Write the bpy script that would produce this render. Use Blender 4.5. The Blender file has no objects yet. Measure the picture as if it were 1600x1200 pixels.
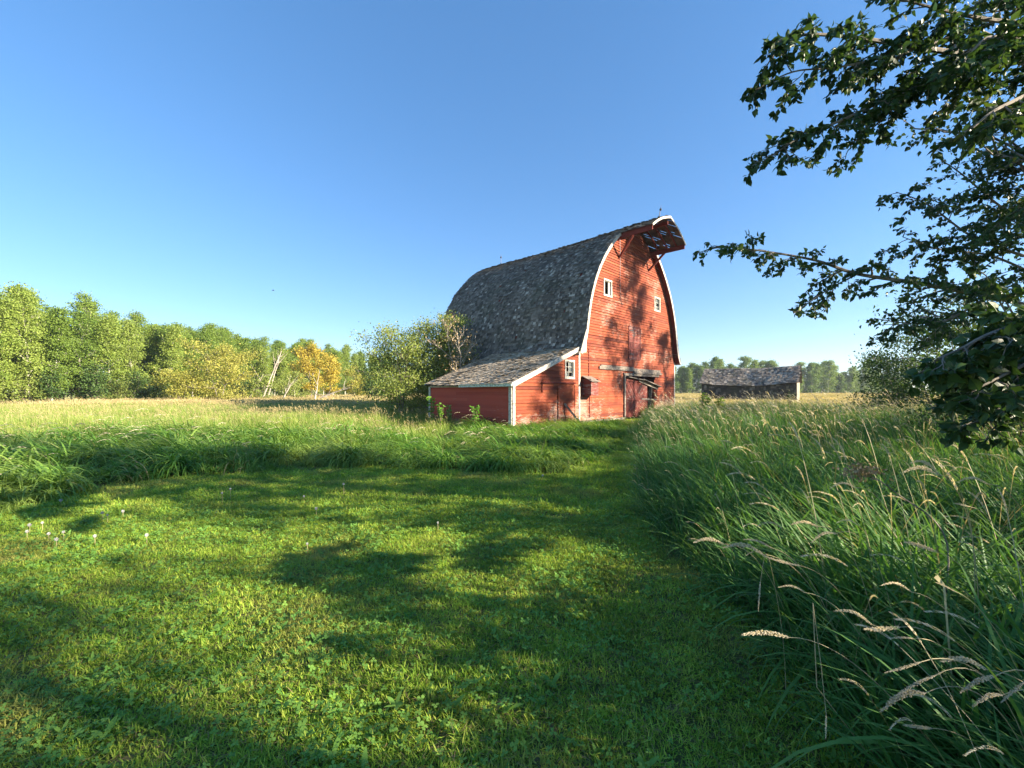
import bpy, math
import numpy as np
from mathutils import Vector
R = math.radians
SC = bpy.context.scene
COL = SC.collection

# ------------------------------------------------------------------ camera, sky, sun, exposure
CAM_H = 1.6
F = 660.0          # focal length in pixels of the 1600 px wide photograph
HOR = 610.0        # horizon row of the photograph
cam_d = bpy.data.cameras.new('camera')
cam = bpy.data.objects.new('camera', cam_d); COL.objects.link(cam)
cam_d.sensor_width = 36.0; cam_d.lens = 36.0 * F / 1600.0
cam_d.shift_y = (HOR - 600.0) / 1600.0
cam_d.clip_start = 0.05; cam_d.clip_end = 5000
cam.location = (0, 0, CAM_H); cam.rotation_euler = (R(90), 0, 0)
SC.camera = cam
SC.render.resolution_x = 1024; SC.render.resolution_y = 768

SUN_AZ = 107.0      # clockwise from +Y
SUN_EL = 21.0
to_sun = Vector((math.sin(R(SUN_AZ)) * math.cos(R(SUN_EL)), math.cos(R(SUN_AZ)) * math.cos(R(SUN_EL)), math.sin(R(SUN_EL))))
world = bpy.data.worlds.new('World'); SC.world = world; world.use_nodes = True
wn = world.node_tree; bg = wn.nodes['Background']
sky = wn.nodes.new('ShaderNodeTexSky'); sky.sky_type = 'NISHITA'; sky.sun_disc = False
sky.sun_elevation = R(SUN_EL); sky.sun_rotation = R(SUN_AZ)
sky.altitude = 500; sky.air_density = 1.0; sky.dust_density = 0.0; sky.ozone_density = 5.0
hs = wn.nodes.new('ShaderNodeHueSaturation'); hs.inputs['Saturation'].default_value = 1.17; hs.inputs['Hue'].default_value = 0.508; wn.links.new(sky.outputs[0], hs.inputs['Color']); gm = wn.nodes.new('ShaderNodeGamma'); gm.inputs[1].default_value = 0.70; wn.links.new(hs.outputs[0], gm.inputs[0]); wn.links.new(gm.outputs[0], bg.inputs[0]); bg.inputs[1].default_value = 0.108
sl = bpy.data.lights.new('sun', 'SUN'); sl.energy = 5.0; sl.angle = R(0.55); sl.color = (1.0, 0.86, 0.66)
so = bpy.data.objects.new('sun', sl); COL.objects.link(so)
so.rotation_euler = to_sun.to_track_quat('Z', 'Y').to_euler()
so.location = (60, -10, 40)
SC.view_settings.view_transform = 'Standard'; SC.view_settings.look = 'None'
SC.view_settings.exposure = 1.92; SC.view_settings.gamma = 1.0
SC.view_settings.use_curve_mapping = False

# ------------------------------------------------------------------ helpers
def px(x, y, Y):
    "world point seen at photograph pixel (x, y) at distance Y"
    return np.array([(x - 800.0) / F * Y, Y, CAM_H + (HOR - y) / F * Y])

class Acc:
    def __init__(s): s.V = []; s.F = []; s.r = []; s.t = []; s.n = 0
    def add(s, V, Fc, r=0.5, t=0.0):
        V = np.asarray(V, float).reshape(-1, 3); n = len(V)
        s.V.append(V); s.F.append(np.asarray(Fc, int) + s.n)
        s.r.append(np.broadcast_to(np.asarray(r, float), (n,)).copy()); s.t.append(np.broadcast_to(np.asarray(t, float), (n,)).copy())
        s.n += n
    def merge(s, o):
        for V, Fc, r, t in zip(o.V, o.F, o.r, o.t):
            pass
        if o.n:
            for Fc in o.F: s.F.append(Fc + s.n)
            s.V += o.V; s.r += o.r; s.t += o.t; s.n += o.n
    def mesh(s, name, mat, smooth=False):
        me = bpy.data.meshes.new(name)
        V = np.concatenate(s.V); me.vertices.add(len(V)); me.vertices.foreach_set('co', V.ravel())
        loops = np.concatenate([f.ravel() for f in s.F]); cnt = np.concatenate([np.full(len(f), f.shape[1]) for f in s.F])
        me.loops.add(len(loops)); me.loops.foreach_set('vertex_index', loops)
        me.polygons.add(len(cnt)); st = np.zeros(len(cnt), int); st[1:] = np.cumsum(cnt)[:-1]
        me.polygons.foreach_set('loop_start', st)
        for nm, a in (('r', s.r), ('t', s.t)):
            at = me.attributes.new(nm, 'FLOAT', 'POINT'); at.data.foreach_set('value', np.concatenate(a))
        me.update(calc_edges=True); me.validate(); (me.shade_smooth if smooth else me.shade_flat)()
        if mat: me.materials.append(mat)
        return me
    def build(s, name, mat, parent=None, smooth=False):
        o = bpy.data.objects.new(name, s.mesh(name, mat, smooth)); COL.objects.link(o)
        if parent: o.parent = parent
        return o
    # ---- simple solids
    def box(s, c, d, rot=None, r=0.5):
        c = np.asarray(c, float); d = np.asarray(d, float) / 2
        P = np.array([[x, y, z] for x in (-1, 1) for y in (-1, 1) for z in (-1, 1)]) * d
        if rot is not None: P = P @ np.asarray(rot).T
        s.add(P + c, [[0, 1, 3, 2], [4, 6, 7, 5], [0, 4, 5, 1], [2, 3, 7, 6], [0, 2, 6, 4], [1, 5, 7, 3]], r)
    def beam(s, a, b, w, h, up=(0, 0, 1), r=0.5, t=None):
        a = np.asarray(a, float); b = np.asarray(b, float); d = b - a; L = np.linalg.norm(d); d = d / L
        u = np.asarray(up, float); x = np.cross(d, u); x /= np.linalg.norm(x); z = np.cross(x, d)
        s.box((a + b) / 2, (w, L, h), np.stack([x, d, z], 1), r)
    def tube(s, P, rad, n=6, r=0.5, cap=True):
        P = np.asarray(P, float); m = len(P); rad = np.broadcast_to(np.asarray(rad, float), (m,))
        T = np.gradient(P, axis=0); T /= np.linalg.norm(T, axis=1)[:, None] + 1e-9
        ref = np.array([0.31, 0.17, 0.93]) if abs(T[0][2]) < .9 else np.array([.93, .3, .1])
        X = np.cross(T, ref); X /= np.linalg.norm(X, axis=1)[:, None] + 1e-9; Y = np.cross(T, X)
        a = np.arange(n) * 2 * np.pi / n
        V = P[:, None] + rad[:, None, None] * (np.cos(a)[None, :, None] * X[:, None] + np.sin(a)[None, :, None] * Y[:, None])
        i = np.arange(m - 1)[:, None] * n; j = np.arange(n)[None]; k = (j + 1) % n
        Fc = np.stack([i + j, i + k, i + n + k, i + n + j], -1).reshape(-1, 4)
        s.add(V.reshape(-1, 3), Fc, r)
        if cap:
            s.add(V[-1], [list(range(n))], r); s.add(V[0][::-1], [list(range(n))], r)

def tag(o, label=None, cat=None, group=None, kind=None):
    if label: o['label'] = label
    if cat: o['category'] = cat
    if group: o['group'] = group
    if kind: o['kind'] = kind
    return o
def empty(name, loc=(0, 0, 0), rz=0.0, **k):
    o = bpy.data.objects.new(name, None); COL.objects.link(o); o.location = loc; o.rotation_euler = (0, 0, rz)
    o.empty_display_size = .3
    return tag(o, **k)
def copy_tree(o, parent=None):
    kids = list(o.children); c = o.copy(); COL.objects.link(c); c.parent = parent
    for ch in kids: copy_tree(ch, c)
    return c

def vnoise(x, y, seed=0):
    "cheap smooth value noise"
    x = np.asarray(x, float); y = np.asarray(y, float)
    xi = np.floor(x); yi = np.floor(y); fx = x - xi; fy = y - yi
    fx = fx * fx * (3 - 2 * fx); fy = fy * fy * (3 - 2 * fy)
    def h(a, b):
        v = np.sin(a * 127.1 + b * 311.7 + seed * 74.7) * 43758.5453
        return v - np.floor(v)
    return (h(xi, yi) * (1 - fx) + h(xi + 1, yi) * fx) * (1 - fy) + (h(xi, yi + 1) * (1 - fx) + h(xi + 1, yi + 1) * fx) * fy

def ground_z(x, y):
    x = np.asarray(x, float); y = np.asarray(y, float); d = np.hypot(x, y)
    a = np.clip(1.2 - d / 60, 0, 1)
    return a * ((vnoise(x / 2.3, y / 2.3, 1) - .5) * .09 + (vnoise(x / 7, y / 7, 2) - .5) * .16) - a * .0

def inside(poly, x, y):
    poly = np.asarray(poly); x = np.asarray(x); y = np.asarray(y); c = np.zeros(x.shape, bool); j = len(poly) - 1
    for i in range(len(poly)):
        xi, yi = poly[i]; xj, yj = poly[j]
        c ^= ((yi > y) != (yj > y)) & (x < (xj - xi) * (y - yi) / (yj - yi + 1e-12) + xi)
        j = i
    return c

# ------------------------------------------------------------------ materials
def new_mat(name):
    m = bpy.data.materials.new(name); m.use_nodes = True
    nt = m.node_tree; p = nt.nodes['Principled BSDF']; return m, nt, p
def N(nt, t, **k):
    n = nt.nodes.new(t)
    for a, b in k.items():
        if a in ('operation', 'blend_type', 'data_type', 'attribute_name', 'noise_dimensions', 'feature', 'interpolation', 'distance'): setattr(n, a, b)
        else: n.inputs[a].default_value = b
    return n
def ramp(nt, fac, stops):
    n = nt.nodes.new('ShaderNodeValToRGB'); cr = n.color_ramp
    while len(cr.elements) < len(stops): cr.elements.new(0.5)
    for e, (p, c) in zip(cr.elements, stops): e.position = p; e.color = (*c, 1)
    nt.links.new(fac, n.inputs[0]); return n.outputs[0]
def mixc(nt, fac, a, b, blend='MIX'):
    n = nt.nodes.new('ShaderNodeMix'); n.data_type = 'RGBA'; n.blend_type = blend
    for i, v in ((0, fac), (6, a), (7, b)):
        if hasattr(v, 'is_linked') or hasattr(v, 'node'): nt.links.new(v, n.inputs[i])
        elif i == 0: n.inputs[0].default_value = v
        else: n.inputs[i].default_value = (*v, 1)
    return n.outputs[2]
def math_(nt, op, a, b=None, c=None):
    n = nt.nodes.new('ShaderNodeMath'); n.operation = op
    for i, v in enumerate((a, b, c)):
        if v is None: continue
        if hasattr(v, 'node'): nt.links.new(v, n.inputs[i])
        else: n.inputs[i].default_value = v
    return n.outputs[0]
def noise(nt, vec, scale, detail=4, rough=.55, dist=0.0):
    n = nt.nodes.new('ShaderNodeTexNoise'); n.inputs['Scale'].default_value = scale; n.inputs['Detail'].default_value = detail
    n.inputs['Roughness'].default_value = rough; n.inputs['Distortion'].default_value = dist
    if vec is not None: nt.links.new(vec, n.inputs['Vector'])
    return n.outputs[0]
def mapped(nt, out, scale=(1, 1, 1)):
    n = nt.nodes.new('ShaderNodeMapping'); n.inputs['Scale'].default_value = scale; nt.links.new(out, n.inputs[0]); return n.outputs[0]
def attr(nt, name):
    n = nt.nodes.new('ShaderNodeAttribute'); n.attribute_name = name; return n.outputs['Fac']
def pos(nt): return nt.nodes.new('ShaderNodeNewGeometry').outputs['Position']
def objco(nt): return nt.nodes.new('ShaderNodeTexCoord').outputs['Object']
def bump(nt, p, h, strength=.4, dist=.02):
    b = nt.nodes.new('ShaderNodeBump'); b.inputs['Strength'].default_value = strength; b.inputs['Distance'].default_value = dist
    nt.links.new(h, b.inputs['Height']); nt.links.new(b.outputs[0], p.inputs['Normal'])

def veg_mat(name, stops, trans=.4, tip=None, patch=None, patch_scale=.5, rough=.55, spec=.3, var=.35, patch_lim=(.45, .62), mottle=2.2):
    "leaf or blade material: per-leaf colour spread, optional dry tip, optional patches of another colour across the ground"
    m, nt, p = new_mat(name)
    oi = nt.nodes.new('ShaderNodeObjectInfo').outputs['Random']
    r = math_(nt, 'ADD', math_(nt, 'MULTIPLY', attr(nt, 'r'), 1 - var), math_(nt, 'MULTIPLY', oi, var))
    c = ramp(nt, r, stops)
    mot = nt.nodes.new('ShaderNodeMapRange'); mot.inputs[1].default_value = .32; mot.inputs[2].default_value = .68; mot.inputs[3].default_value = .70; mot.inputs[4].default_value = 1.22
    nt.links.new(noise(nt, pos(nt), mottle, 4, .65), mot.inputs[0]); cb_ = nt.nodes.new('ShaderNodeCombineColor'); [nt.links.new(mot.outputs[0], cb_.inputs[q]) for q in range(3)]; c = mixc(nt, 1.0, c, cb_.outputs[0], 'MULTIPLY')
    if patch:
        f = noise(nt, pos(nt), patch_scale, 3)
        mr = nt.nodes.new('ShaderNodeMapRange'); mr.inputs[1].default_value = patch_lim[0]; mr.inputs[2].default_value = patch_lim[1]
        nt.links.new(f, mr.inputs[0])
        c = mixc(nt, math_(nt, 'MULTIPLY', mr.outputs[0], .85), c, patch)
    if tip:
        tt = math_(nt, 'MULTIPLY', math_(nt, 'POWER', attr(nt, 't'), 2.5), .9)
        c = mixc(nt, tt, c, tip)
    nt.links.new(c, p.inputs['Base Color']); p.inputs['Roughness'].default_value = rough
    p.inputs['Specular IOR Level'].default_value = spec
    tr = nt.nodes.new('ShaderNodeBsdfTranslucent')
    tc = mixc(nt, 1.0, c, (1.25, 1.15, .55), 'MULTIPLY'); nt.links.new(tc, tr.inputs[0])
    mx = nt.nodes.new('ShaderNodeMixShader'); mx.inputs[0].default_value = trans
    nt.links.new(p.outputs[0], mx.inputs[1]); nt.links.new(tr.outputs[0], mx.inputs[2])
    nt.links.new(mx.outputs[0], nt.nodes['Material Output'].inputs[0])
    return m

M = {}
def setup_mats():
    G = lambda a: tuple(a)
    M['lawn'] = veg_mat('lawn_blades', [(0, (.11, .25, .035)), (.45, (.27, .43, .048)), (.93, (.52, .59, .11)), (1, (.34, .26, .13))], .42, spec=.1, patch=(.48, .42, .13), patch_scale=.9, patch_lim=(.53, .72))
    M['clover'] = veg_mat('clover_leaves', [(0, (.09, .23, .045)), (1, (.24, .42, .08))], .35, spec=.15)
    M['tall'] = veg_mat('tall_grass_blades', [(0, (.035, .13, .036)), (.6, (.075, .22, .048)), (.89, (.15, .31, .065)), (.93, (.34, .30, .15)), (1, (.48, .42, .25))], .36, spec=.3, tip=(.13, .25, .06))
    M['bank'] = veg_mat('bent_grass_blades', [(0, (.06, .18, .03)), (.55, (.14, .31, .05)), (.88, (.26, .40, .08)), (.93, (.42, .38, .18)), (1, (.52, .45, .26))], .42, spec=.2, patch=(.26, .36, .08), patch_scale=.35)
    M['field'] = veg_mat('field_grass_blades', [(0, (.13, .27, .035)), (.5, (.22, .36, .05)), (.85, (.32, .40, .08)), (1, (.48, .42, .15))], .4, spec=.12, tip=(.38, .41, .12), patch=(.11, .27, .035), patch_scale=.4, mottle=.9)
    M['plume'] = veg_mat('seed_heads', [(0, (.55, .48, .34)), (1, (.78, .70, .54))], .3, rough=.8, spec=.1)
    M['plume_field'] = veg_mat('field_seed_heads', [(0, (.42, .34, .17)), (1, (.62, .52, .28))], .3, rough=.8, spec=.1)
    M['straw'] = veg_mat('dry_stems', [(0, (.36, .30, .16)), (1, (.50, .44, .26))], .2, rough=.6)
    M['aspen'] = veg_mat('aspen_leaves', [(0, (.09, .17, .025)), (.5, (.19, .28, .045)), (1, (.33, .40, .09))], .38, var=.5)
    M['aspen_far'] = veg_mat('far_aspen_leaves', [(0, (.10, .18, .05)), (.5, (.15, .24, .06)), (1, (.22, .30, .08))], .35, var=.5)
    M['yellow'] = veg_mat('yellowing_leaves', [(0, (.24, .27, .05)), (.6, (.42, .40, .09)), (1, (.58, .50, .14))], .4)
    M['orange'] = veg_mat('orange_autumn_leaves', [(0, (.26, .28, .04)), (.5, (.44, .36, .055)), (1, (.54, .43, .08))], .4)
    M['lime'] = veg_mat('willow_leaves', [(0, (.13, .20, .04)), (.6, (.27, .33, .08)), (1, (.46, .45, .16))], .4)
    M['poplar'] = veg_mat('poplar_leaves', [(0, (.022, .055, .018)), (.6, (.045, .095, .026)), (.93, (.09, .15, .035)), (1, (.30, .28, .06))], .25, rough=.45, spec=.3)
    M['shrub'] = veg_mat('shrub_leaves', [(0, (.04, .09, .022)), (1, (.11, .18, .045))], .35)
    M['deadleaf'] = veg_mat('withered_leaves', [(0, (.26, .19, .10)), (1, (.44, .34, .20))], .25)

    def bark(name, a, b, dark, sc=3.0):
        m, nt, p = new_mat(name)
        f = noise(nt, mapped(nt, objco(nt), (sc, sc, sc * .35)), 4, 5)
        c = ramp(nt, f, [(.35, a), (.62, b)])
        g = noise(nt, mapped(nt, objco(nt), (2, 2, 9)), 2.2, 3)
        c = mixc(nt, ramp(nt, g, [(.58, (0, 0, 0)), (.68, (1, 1, 1))]), c, dark)
        nt.links.new(c, p.inputs['Base Color']); p.inputs['Roughness'].default_value = .85; bump(nt, p, f, .6, .02); return m
    M['bark_white'] = bark('aspen_bark', (.46, .43, .36), (.62, .58, .50), (.08, .07, .06))
    M['bark_grey'] = bark('poplar_bark', (.13, .11, .085), (.23, .20, .16), (.06, .05, .04))
    M['bark_dead'] = bark('bleached_dead_wood', (.34, .29, .24), (.50, .44, .38), (.16, .13, .10))

    # painted siding: red coat worn through to grey wood along the boards
    def siding(name, reds, wood, wear, base_fade=True):
        m, nt, p = new_mat(name); oc = objco(nt)
        r = attr(nt, 'r')
        c = ramp(nt, r, [(0, reds[0]), (.5, reds[1]), (1, reds[2])])
        n1 = noise(nt, mapped(nt, oc, (1.2, 1.2, 14)), 2.6, 6, .65)
        n2 = noise(nt, mapped(nt, oc, (.5, .5, .7)), 1.0, 3)
        w = math_(nt, 'ADD', math_(nt, 'MULTIPLY', n1, .58), math_(nt, 'MULTIPLY', n2, .52))
        if base_fade:                                   # rain-splashed boards near the sill are worn more
            sp = nt.nodes.new('ShaderNodeSeparateXYZ'); nt.links.new(oc, sp.inputs[0])
            w = math_(nt, 'ADD', w, math_(nt, 'MULTIPLY', math_(nt, 'SUBTRACT', 1.0, math_(nt, 'MINIMUM', math_(nt, 'MULTIPLY', sp.outputs[2], .8), 1.0)), .09))
        w = math_(nt, 'ADD', w, math_(nt, 'MULTIPLY', math_(nt, 'SUBTRACT', r, .5), .06))
        k = ramp(nt, w, [(wear, (0, 0, 0)), (wear + .035, (1, 1, 1))])
        n3 = noise(nt, mapped(nt, oc, (3, 3, 30)), 4, 4)
        wc = ramp(nt, n3, [(.3, wood[0]), (.7, wood[1])])
        c = mixc(nt, k, c, wc)
        n4 = noise(nt, mapped(nt, oc, (.8, .8, 3)), 1.7, 4)
        c = mixc(nt, ramp(nt, n4, [(.45, (0, 0, 0)), (.75, (.5, .5, .5))]), c, reds[3])
        nt.links.new(c, p.inputs['Base Color']); p.inputs['Roughness'].default_value = .75; p.inputs['Specular IOR Level'].default_value = .25
        bump(nt, p, n1, .35, .01); return m
    reds = [(.105, .017, .008), (.225, .040, .013), (.31, .068, .022), (.28, .093, .036)]
    M['red'] = siding('worn_red_siding', reds, [(.20, .13, .095), (.38, .28, .22)], .615)
    M['red_side'] = siding('red_side_siding', [(.30, .045, .028), (.40, .060, .036), (.48, .085, .05), (.38, .08, .052)], [(.30, .2, .17), (.42, .33, .28)], .67)
    M['red_trim'] = siding('red_trim_paint', [(.12, .02, .013), (.15, .025, .016), (.18, .032, .02), (.12, .025, .018)], [(.22, .15, .12), (.3, .22, .18)], .66, False)
    M['red_door'] = siding('weathered_red_door', [(.10, .02, .016), (.15, .028, .02), (.20, .045, .032), (.15, .05, .04)], [(.16, .12, .105), (.28, .23, .21)], .60, False)
    def flaky(name, a, b, lim, rr=.7):
        m, nt, p = new_mat(name); oc = objco(nt)
        n1 = noise(nt, mapped(nt, oc, (6, 6, 6)), 2, 6, .7)
        c = ramp(nt, n1, [(lim, a), (lim + .06, b)])
        c = mixc(nt, ramp(nt, noise(nt, oc, 1.3, 3), [(.4, (0, 0, 0)), (.8, (.35, .35, .35))]), c, (.42, .38, .30))
        nt.links.new(c, p.inputs['Base Color']); p.inputs['Roughness'].default_value = rr; bump(nt, p, n1, .3, .008); return m
    M['white'] = flaky('flaking_white_paint', (.26, .22, .18), (.52, .49, .43), .43)
    M['white_old'] = flaky('grey_green_gutter_board', (.30, .34, .28), (.62, .66, .58), .45)
    M['greywood'] = flaky('weathered_grey_wood', (.07, .055, .045), (.20, .165, .14), .45, .9)
    M['darkwood'] = flaky('dark_roof_boards', (.035, .03, .026), (.09, .07, .055), .5, .9)
    M['palewood'] = flaky('pale_gable_boards', (.17, .13, .095), (.36, .29, .22), .45, .9)
    def shingle(name, stops, moss=(.06, .065, .03), moss_amt=.5):
        m, nt, p = new_mat(name); oc = objco(nt)
        n1 = noise(nt, mapped(nt, oc, (3, 3, 3)), 4, 5)
        n2 = noise(nt, mapped(nt, oc, (.6, .35, .35)), 2, 4)
        r = math_(nt, 'ADD', math_(nt, 'MULTIPLY', attr(nt, 'r'), .72), math_(nt, 'MULTIPLY', n1, .28))
        c = ramp(nt, r, stops)
        c = mixc(nt, math_(nt, 'MULTIPLY', ramp(nt, n2, [(.48, (0, 0, 0)), (.68, (1, 1, 1))]), moss_amt), c, moss)
        nt.links.new(c, p.inputs['Base Color']); p.inputs['Roughness'].default_value = .9; bump(nt, p, n1, .5, .01); return m
    M['shingle'] = shingle('old_cedar_shingles', [(0, (.024, .019, .014)), (.35, (.135, .112, .086)), (.7, (.285, .24, .19)), (.82, (.48, .42, .34)), (1, (.66, .59, .49))])
    M['shingle_pale'] = shingle('bleached_cedar_shingles', [(0, (.22, .17, .115)), (.5, (.46, .37, .26)), (.85, (.62, .52, .38)), (1, (.70, .60, .46))], (.2, .17, .11), .2)
    M['shed_wall'] = shingle('dark_shed_wall_shingles', [(0, (.02, .018, .016)), (.6, (.06, .052, .045)), (.8, (.14, .12, .10)), (1, (.42, .38, .32))])
    M['shed_shingle'] = shingle('shed_shingles', [(0, (.07, .055, .042)), (.5, (.22, .18, .14)), (.8, (.36, .30, .23)), (1, (.52, .45, .36))])
    m, nt, p = new_mat('dark_metal'); p.inputs['Base Color'].default_value = (.05, .05, .055, 1); p.inputs['Metallic'].default_value = .7; p.inputs['Roughness'].default_value = .5; M['metal'] = m
    m, nt, p = new_mat('old_glass'); p.inputs['Base Color'].default_value = (.25, .28, .28, 1); p.inputs['Roughness'].default_value = .12; p.inputs['Transmission Weight'].default_value = .6; M['glass'] = m
    m, nt, p = new_mat('barn_floor'); p.inputs['Base Color'].default_value = (.06, .045, .03, 1); M['floor'] = m
    m, nt, p = new_mat('bird_plumage'); p.inputs['Base Color'].default_value = (.02, .02, .022, 1); M['bird'] = m
    m, nt, p = new_mat('seed_fluff'); p.inputs['Base Color'].default_value = (.45, .45, .43, 1); p.inputs['Roughness'].default_value = 1; M['fluff'] = m
    m, nt, p = new_mat('field_stone'); f = noise(nt, objco(nt), 5, 5); nt.links.new(ramp(nt, f, [(.3, (.12, .10, .08)), (.7, (.28, .23, .19))]), p.inputs['Base Color']); p.inputs['Roughness'].default_value = .9; M['stone'] = m

    # ground: soil and thatch under the grass
    m, nt, p = new_mat('ground_soil'); ps = pos(nt)
    n1 = noise(nt, ps, 14, 6, .7); n2 = noise(nt, ps, .7, 4); n3 = noise(nt, ps, .05, 3)
    c = ramp(nt, n1, [(.3, (.05, .065, .02)), (.5, (.10, .12, .035)), (.7, (.22, .18, .09))])
    c = mixc(nt, ramp(nt, n2, [(.55, (0, 0, 0)), (.7, (.7, .7, .7))]), c, (.16, .13, .07))
    sp = nt.nodes.new('ShaderNodeVectorMath'); sp.operation = 'LENGTH'; nt.links.new(ps, sp.inputs[0])
    far = nt.nodes.new('ShaderNodeMapRange'); far.inputs[1].default_value = 25; far.inputs[2].default_value = 60; nt.links.new(sp.outputs['Value'], far.inputs[0])
    c = mixc(nt, far.outputs[0], c, ramp(nt, n3, [(.4, (.20, .22, .06)), (.6, (.30, .28, .10))]))
    nt.links.new(c, p.inputs['Base Color']); p.inputs['Roughness'].default_value = 1; p.inputs['Specular IOR Level'].default_value = .1
    bump(nt, p, n1, .8, .03); M['soil'] = m
setup_mats()

# ------------------------------------------------------------------ ground sheet
def make_ground():
    a = np.concatenate([-np.geomspace(1800, 34, 16), np.arange(-32, 32.1, .35), np.geomspace(34, 1800, 16)])
    b = np.concatenate([-np.geomspace(1500, 12, 12), np.arange(-10, 40.1, .35), np.geomspace(42, 2200, 18)])
    X, Y = np.meshgrid(a, b); Z = ground_z(X, Y)
    V = np.stack([X, Y, Z], -1).reshape(-1, 3); nx = len(a); i = np.arange(len(b) - 1)[:, None] * nx + np.arange(nx - 1)[None]
    A = Acc(); A.add(V, np.stack([i, i + 1, i + nx + 1, i + nx], -1).reshape(-1, 4))
    tag(A.build('ground', M['soil'], smooth=True), kind='structure')
make_ground()

# ------------------------------------------------------------------ barn
TH = R(46.3); ux, uy = math.cos(TH), math.sin(TH)
CS = 10.2                                   # distance of the gable's middle from the lean-to's outer corner
P0 = np.array([0.0, 17.0])
barn_loc = (P0[0] + CS * ux, P0[1] + CS * uy, 0)
def bw(x, y, z):
    "barn-local to world"
    return np.array([barn_loc[0] + x * ux - y * uy, barn_loc[1] + x * uy + y * ux, z])

PROF = np.array([(5.88, 3.42), (5.55, 3.95), (5.36, 4.6), (5.2, 5.4), (4.95, 6.3), (4.52, 7.3), (3.85, 8.35), (3.0, 9.3), (2.1, 10.08), (1.05, 10.68), (0, 11.05)])
def smooth_prof(P, n=60):
    d = np.r_[0, np.cumsum(np.hypot(*np.diff(P, axis=0).T))]; q = []
    k = len(P)
    tt = np.linspace(0, d[-1], n)
    # Catmull-Rom
    out = []
    for t in tt:
        i = min(max(np.searchsorted(d, t) - 1, 0), k - 2); f = (t - d[i]) / (d[i + 1] - d[i])
        p0 = P[max(i - 1, 0)]; p1 = P[i]; p2 = P[i + 1]; p3 = P[min(i + 2, k - 1)]
        out.append(.5 * ((2 * p1) + (-p0 + p2) * f + (2 * p0 - 5 * p1 + 4 * p2 - p3) * f * f + (-p0 + 3 * p1 - 3 * p2 + p3) * f ** 3))
    return np.array(out), tt
PS, PA = smooth_prof(PROF); LARC = PA[-1]
TN = np.gradient(PS, axis=0); TN /= np.linalg.norm(TN, axis=1)[:, None]      # tangent going up
NRM = np.stack([TN[:, 1], -TN[:, 0]], 1)                                      # outward (d, z)
AHOOD = np.interp(2.15, PS[::-1, 0], PA[::-1])
Y0, Y1 = -0.32, 11.45
YH = -2.12
def roof_pt(a, y, side, off=0.0):
    a = np.asarray(a, float); y = np.asarray(y, float)
    d = np.interp(a, PA, PS[:, 0]); z = np.interp(a, PA, PS[:, 1]); nd = np.interp(a, PA, NRM[:, 0]); nz = np.interp(a, PA, NRM[:, 1])
    sag = -.10 * np.sin(np.clip(y / Y1, 0, 1) * np.pi) * (a / LARC) + .025 * (vnoise(a * .9, y * .7, 5) - .5)
    return np.stack([side * (d + nd * off), y + 0 * d, z + nz * off + sag], -1)

def clap(A, xl, xr, z0, z1, exp, rng, plane, holes=(), seglen=(1.8, 4.2), lip=.032):
    "clapboards: xl(z), xr(z) edges; plane(x, out, z) -> 3-D; holes = [(x0,x1,z0,z1)]"
    z = z0; row = 0
    while z < z1 - 1e-4:
        zt = min(z + exp, z1)
        cuts = sorted({z, zt} | {h for H in holes for h in (H[2], H[3]) if z < h < zt})
        x = min(xl(z), xl(zt)) - .0; xe = max(xr(z), xr(zt)); brk = [x]; x += rng.uniform(.3, seglen[1])
        while x < xe - .3: brk.append(x); x += rng.uniform(*seglen)
        brk.append(xe); jit = rng.uniform(-.006, .006); warp = rng.uniform(.7, 1.5); rowr = rng.normal(0, .16)
        for b0, b1 in zip(brk[:-1], brk[1:]):
            r = np.clip(rng.normal(.5, .13) + rowr, 0, 1); wj = warp * rng.uniform(.85, 1.2)
            for c0, c1 in zip(cuts[:-1], cuts[1:]):
                segs = [(b0, b1)]
                for H in holes:
                    if H[2] < (c0 + c1) / 2 < H[3]:
                        ns = []
                        for s0, s1 in segs:
                            if H[1] <= s0 or H[0] >= s1: ns.append((s0, s1)); continue
                            if s0 < H[0]: ns.append((s0, H[0]))
                            if s1 > H[1]: ns.append((H[1], s1))
                        segs = ns
                for s0, s1 in segs:
                    f = lambda q: lip * wj * (1 - (q - z) / exp) + .002
                    q = [(max(s0, xl(c0)), c0), (min(s1, xr(c0)), c0), (min(s1, xr(c1)), c1), (max(s0, xl(c1)), c1)]
                    if q[1][0] - q[0][0] < .005 and q[2][0] - q[3][0] < .005: continue
                    if q[1][0] < q[0][0]: q[1] = q[0]
                    if q[2][0] < q[3][0]: q[2] = q[3]
                    V = [plane(a, f(b), b + (jit if c0 == z and b == c0 else 0)) for a, b in q]
                    V += [plane(q[0][0], 0, c0), plane(q[1][0], 0, c0)]
                    A.add(V, [[0, 1, 2, 3]], r)
                    if c0 == z: A.add([V[4], V[5], V[1], V[0]], [[0, 1, 2, 3]], r)
        z = zt; row += 1

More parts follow.
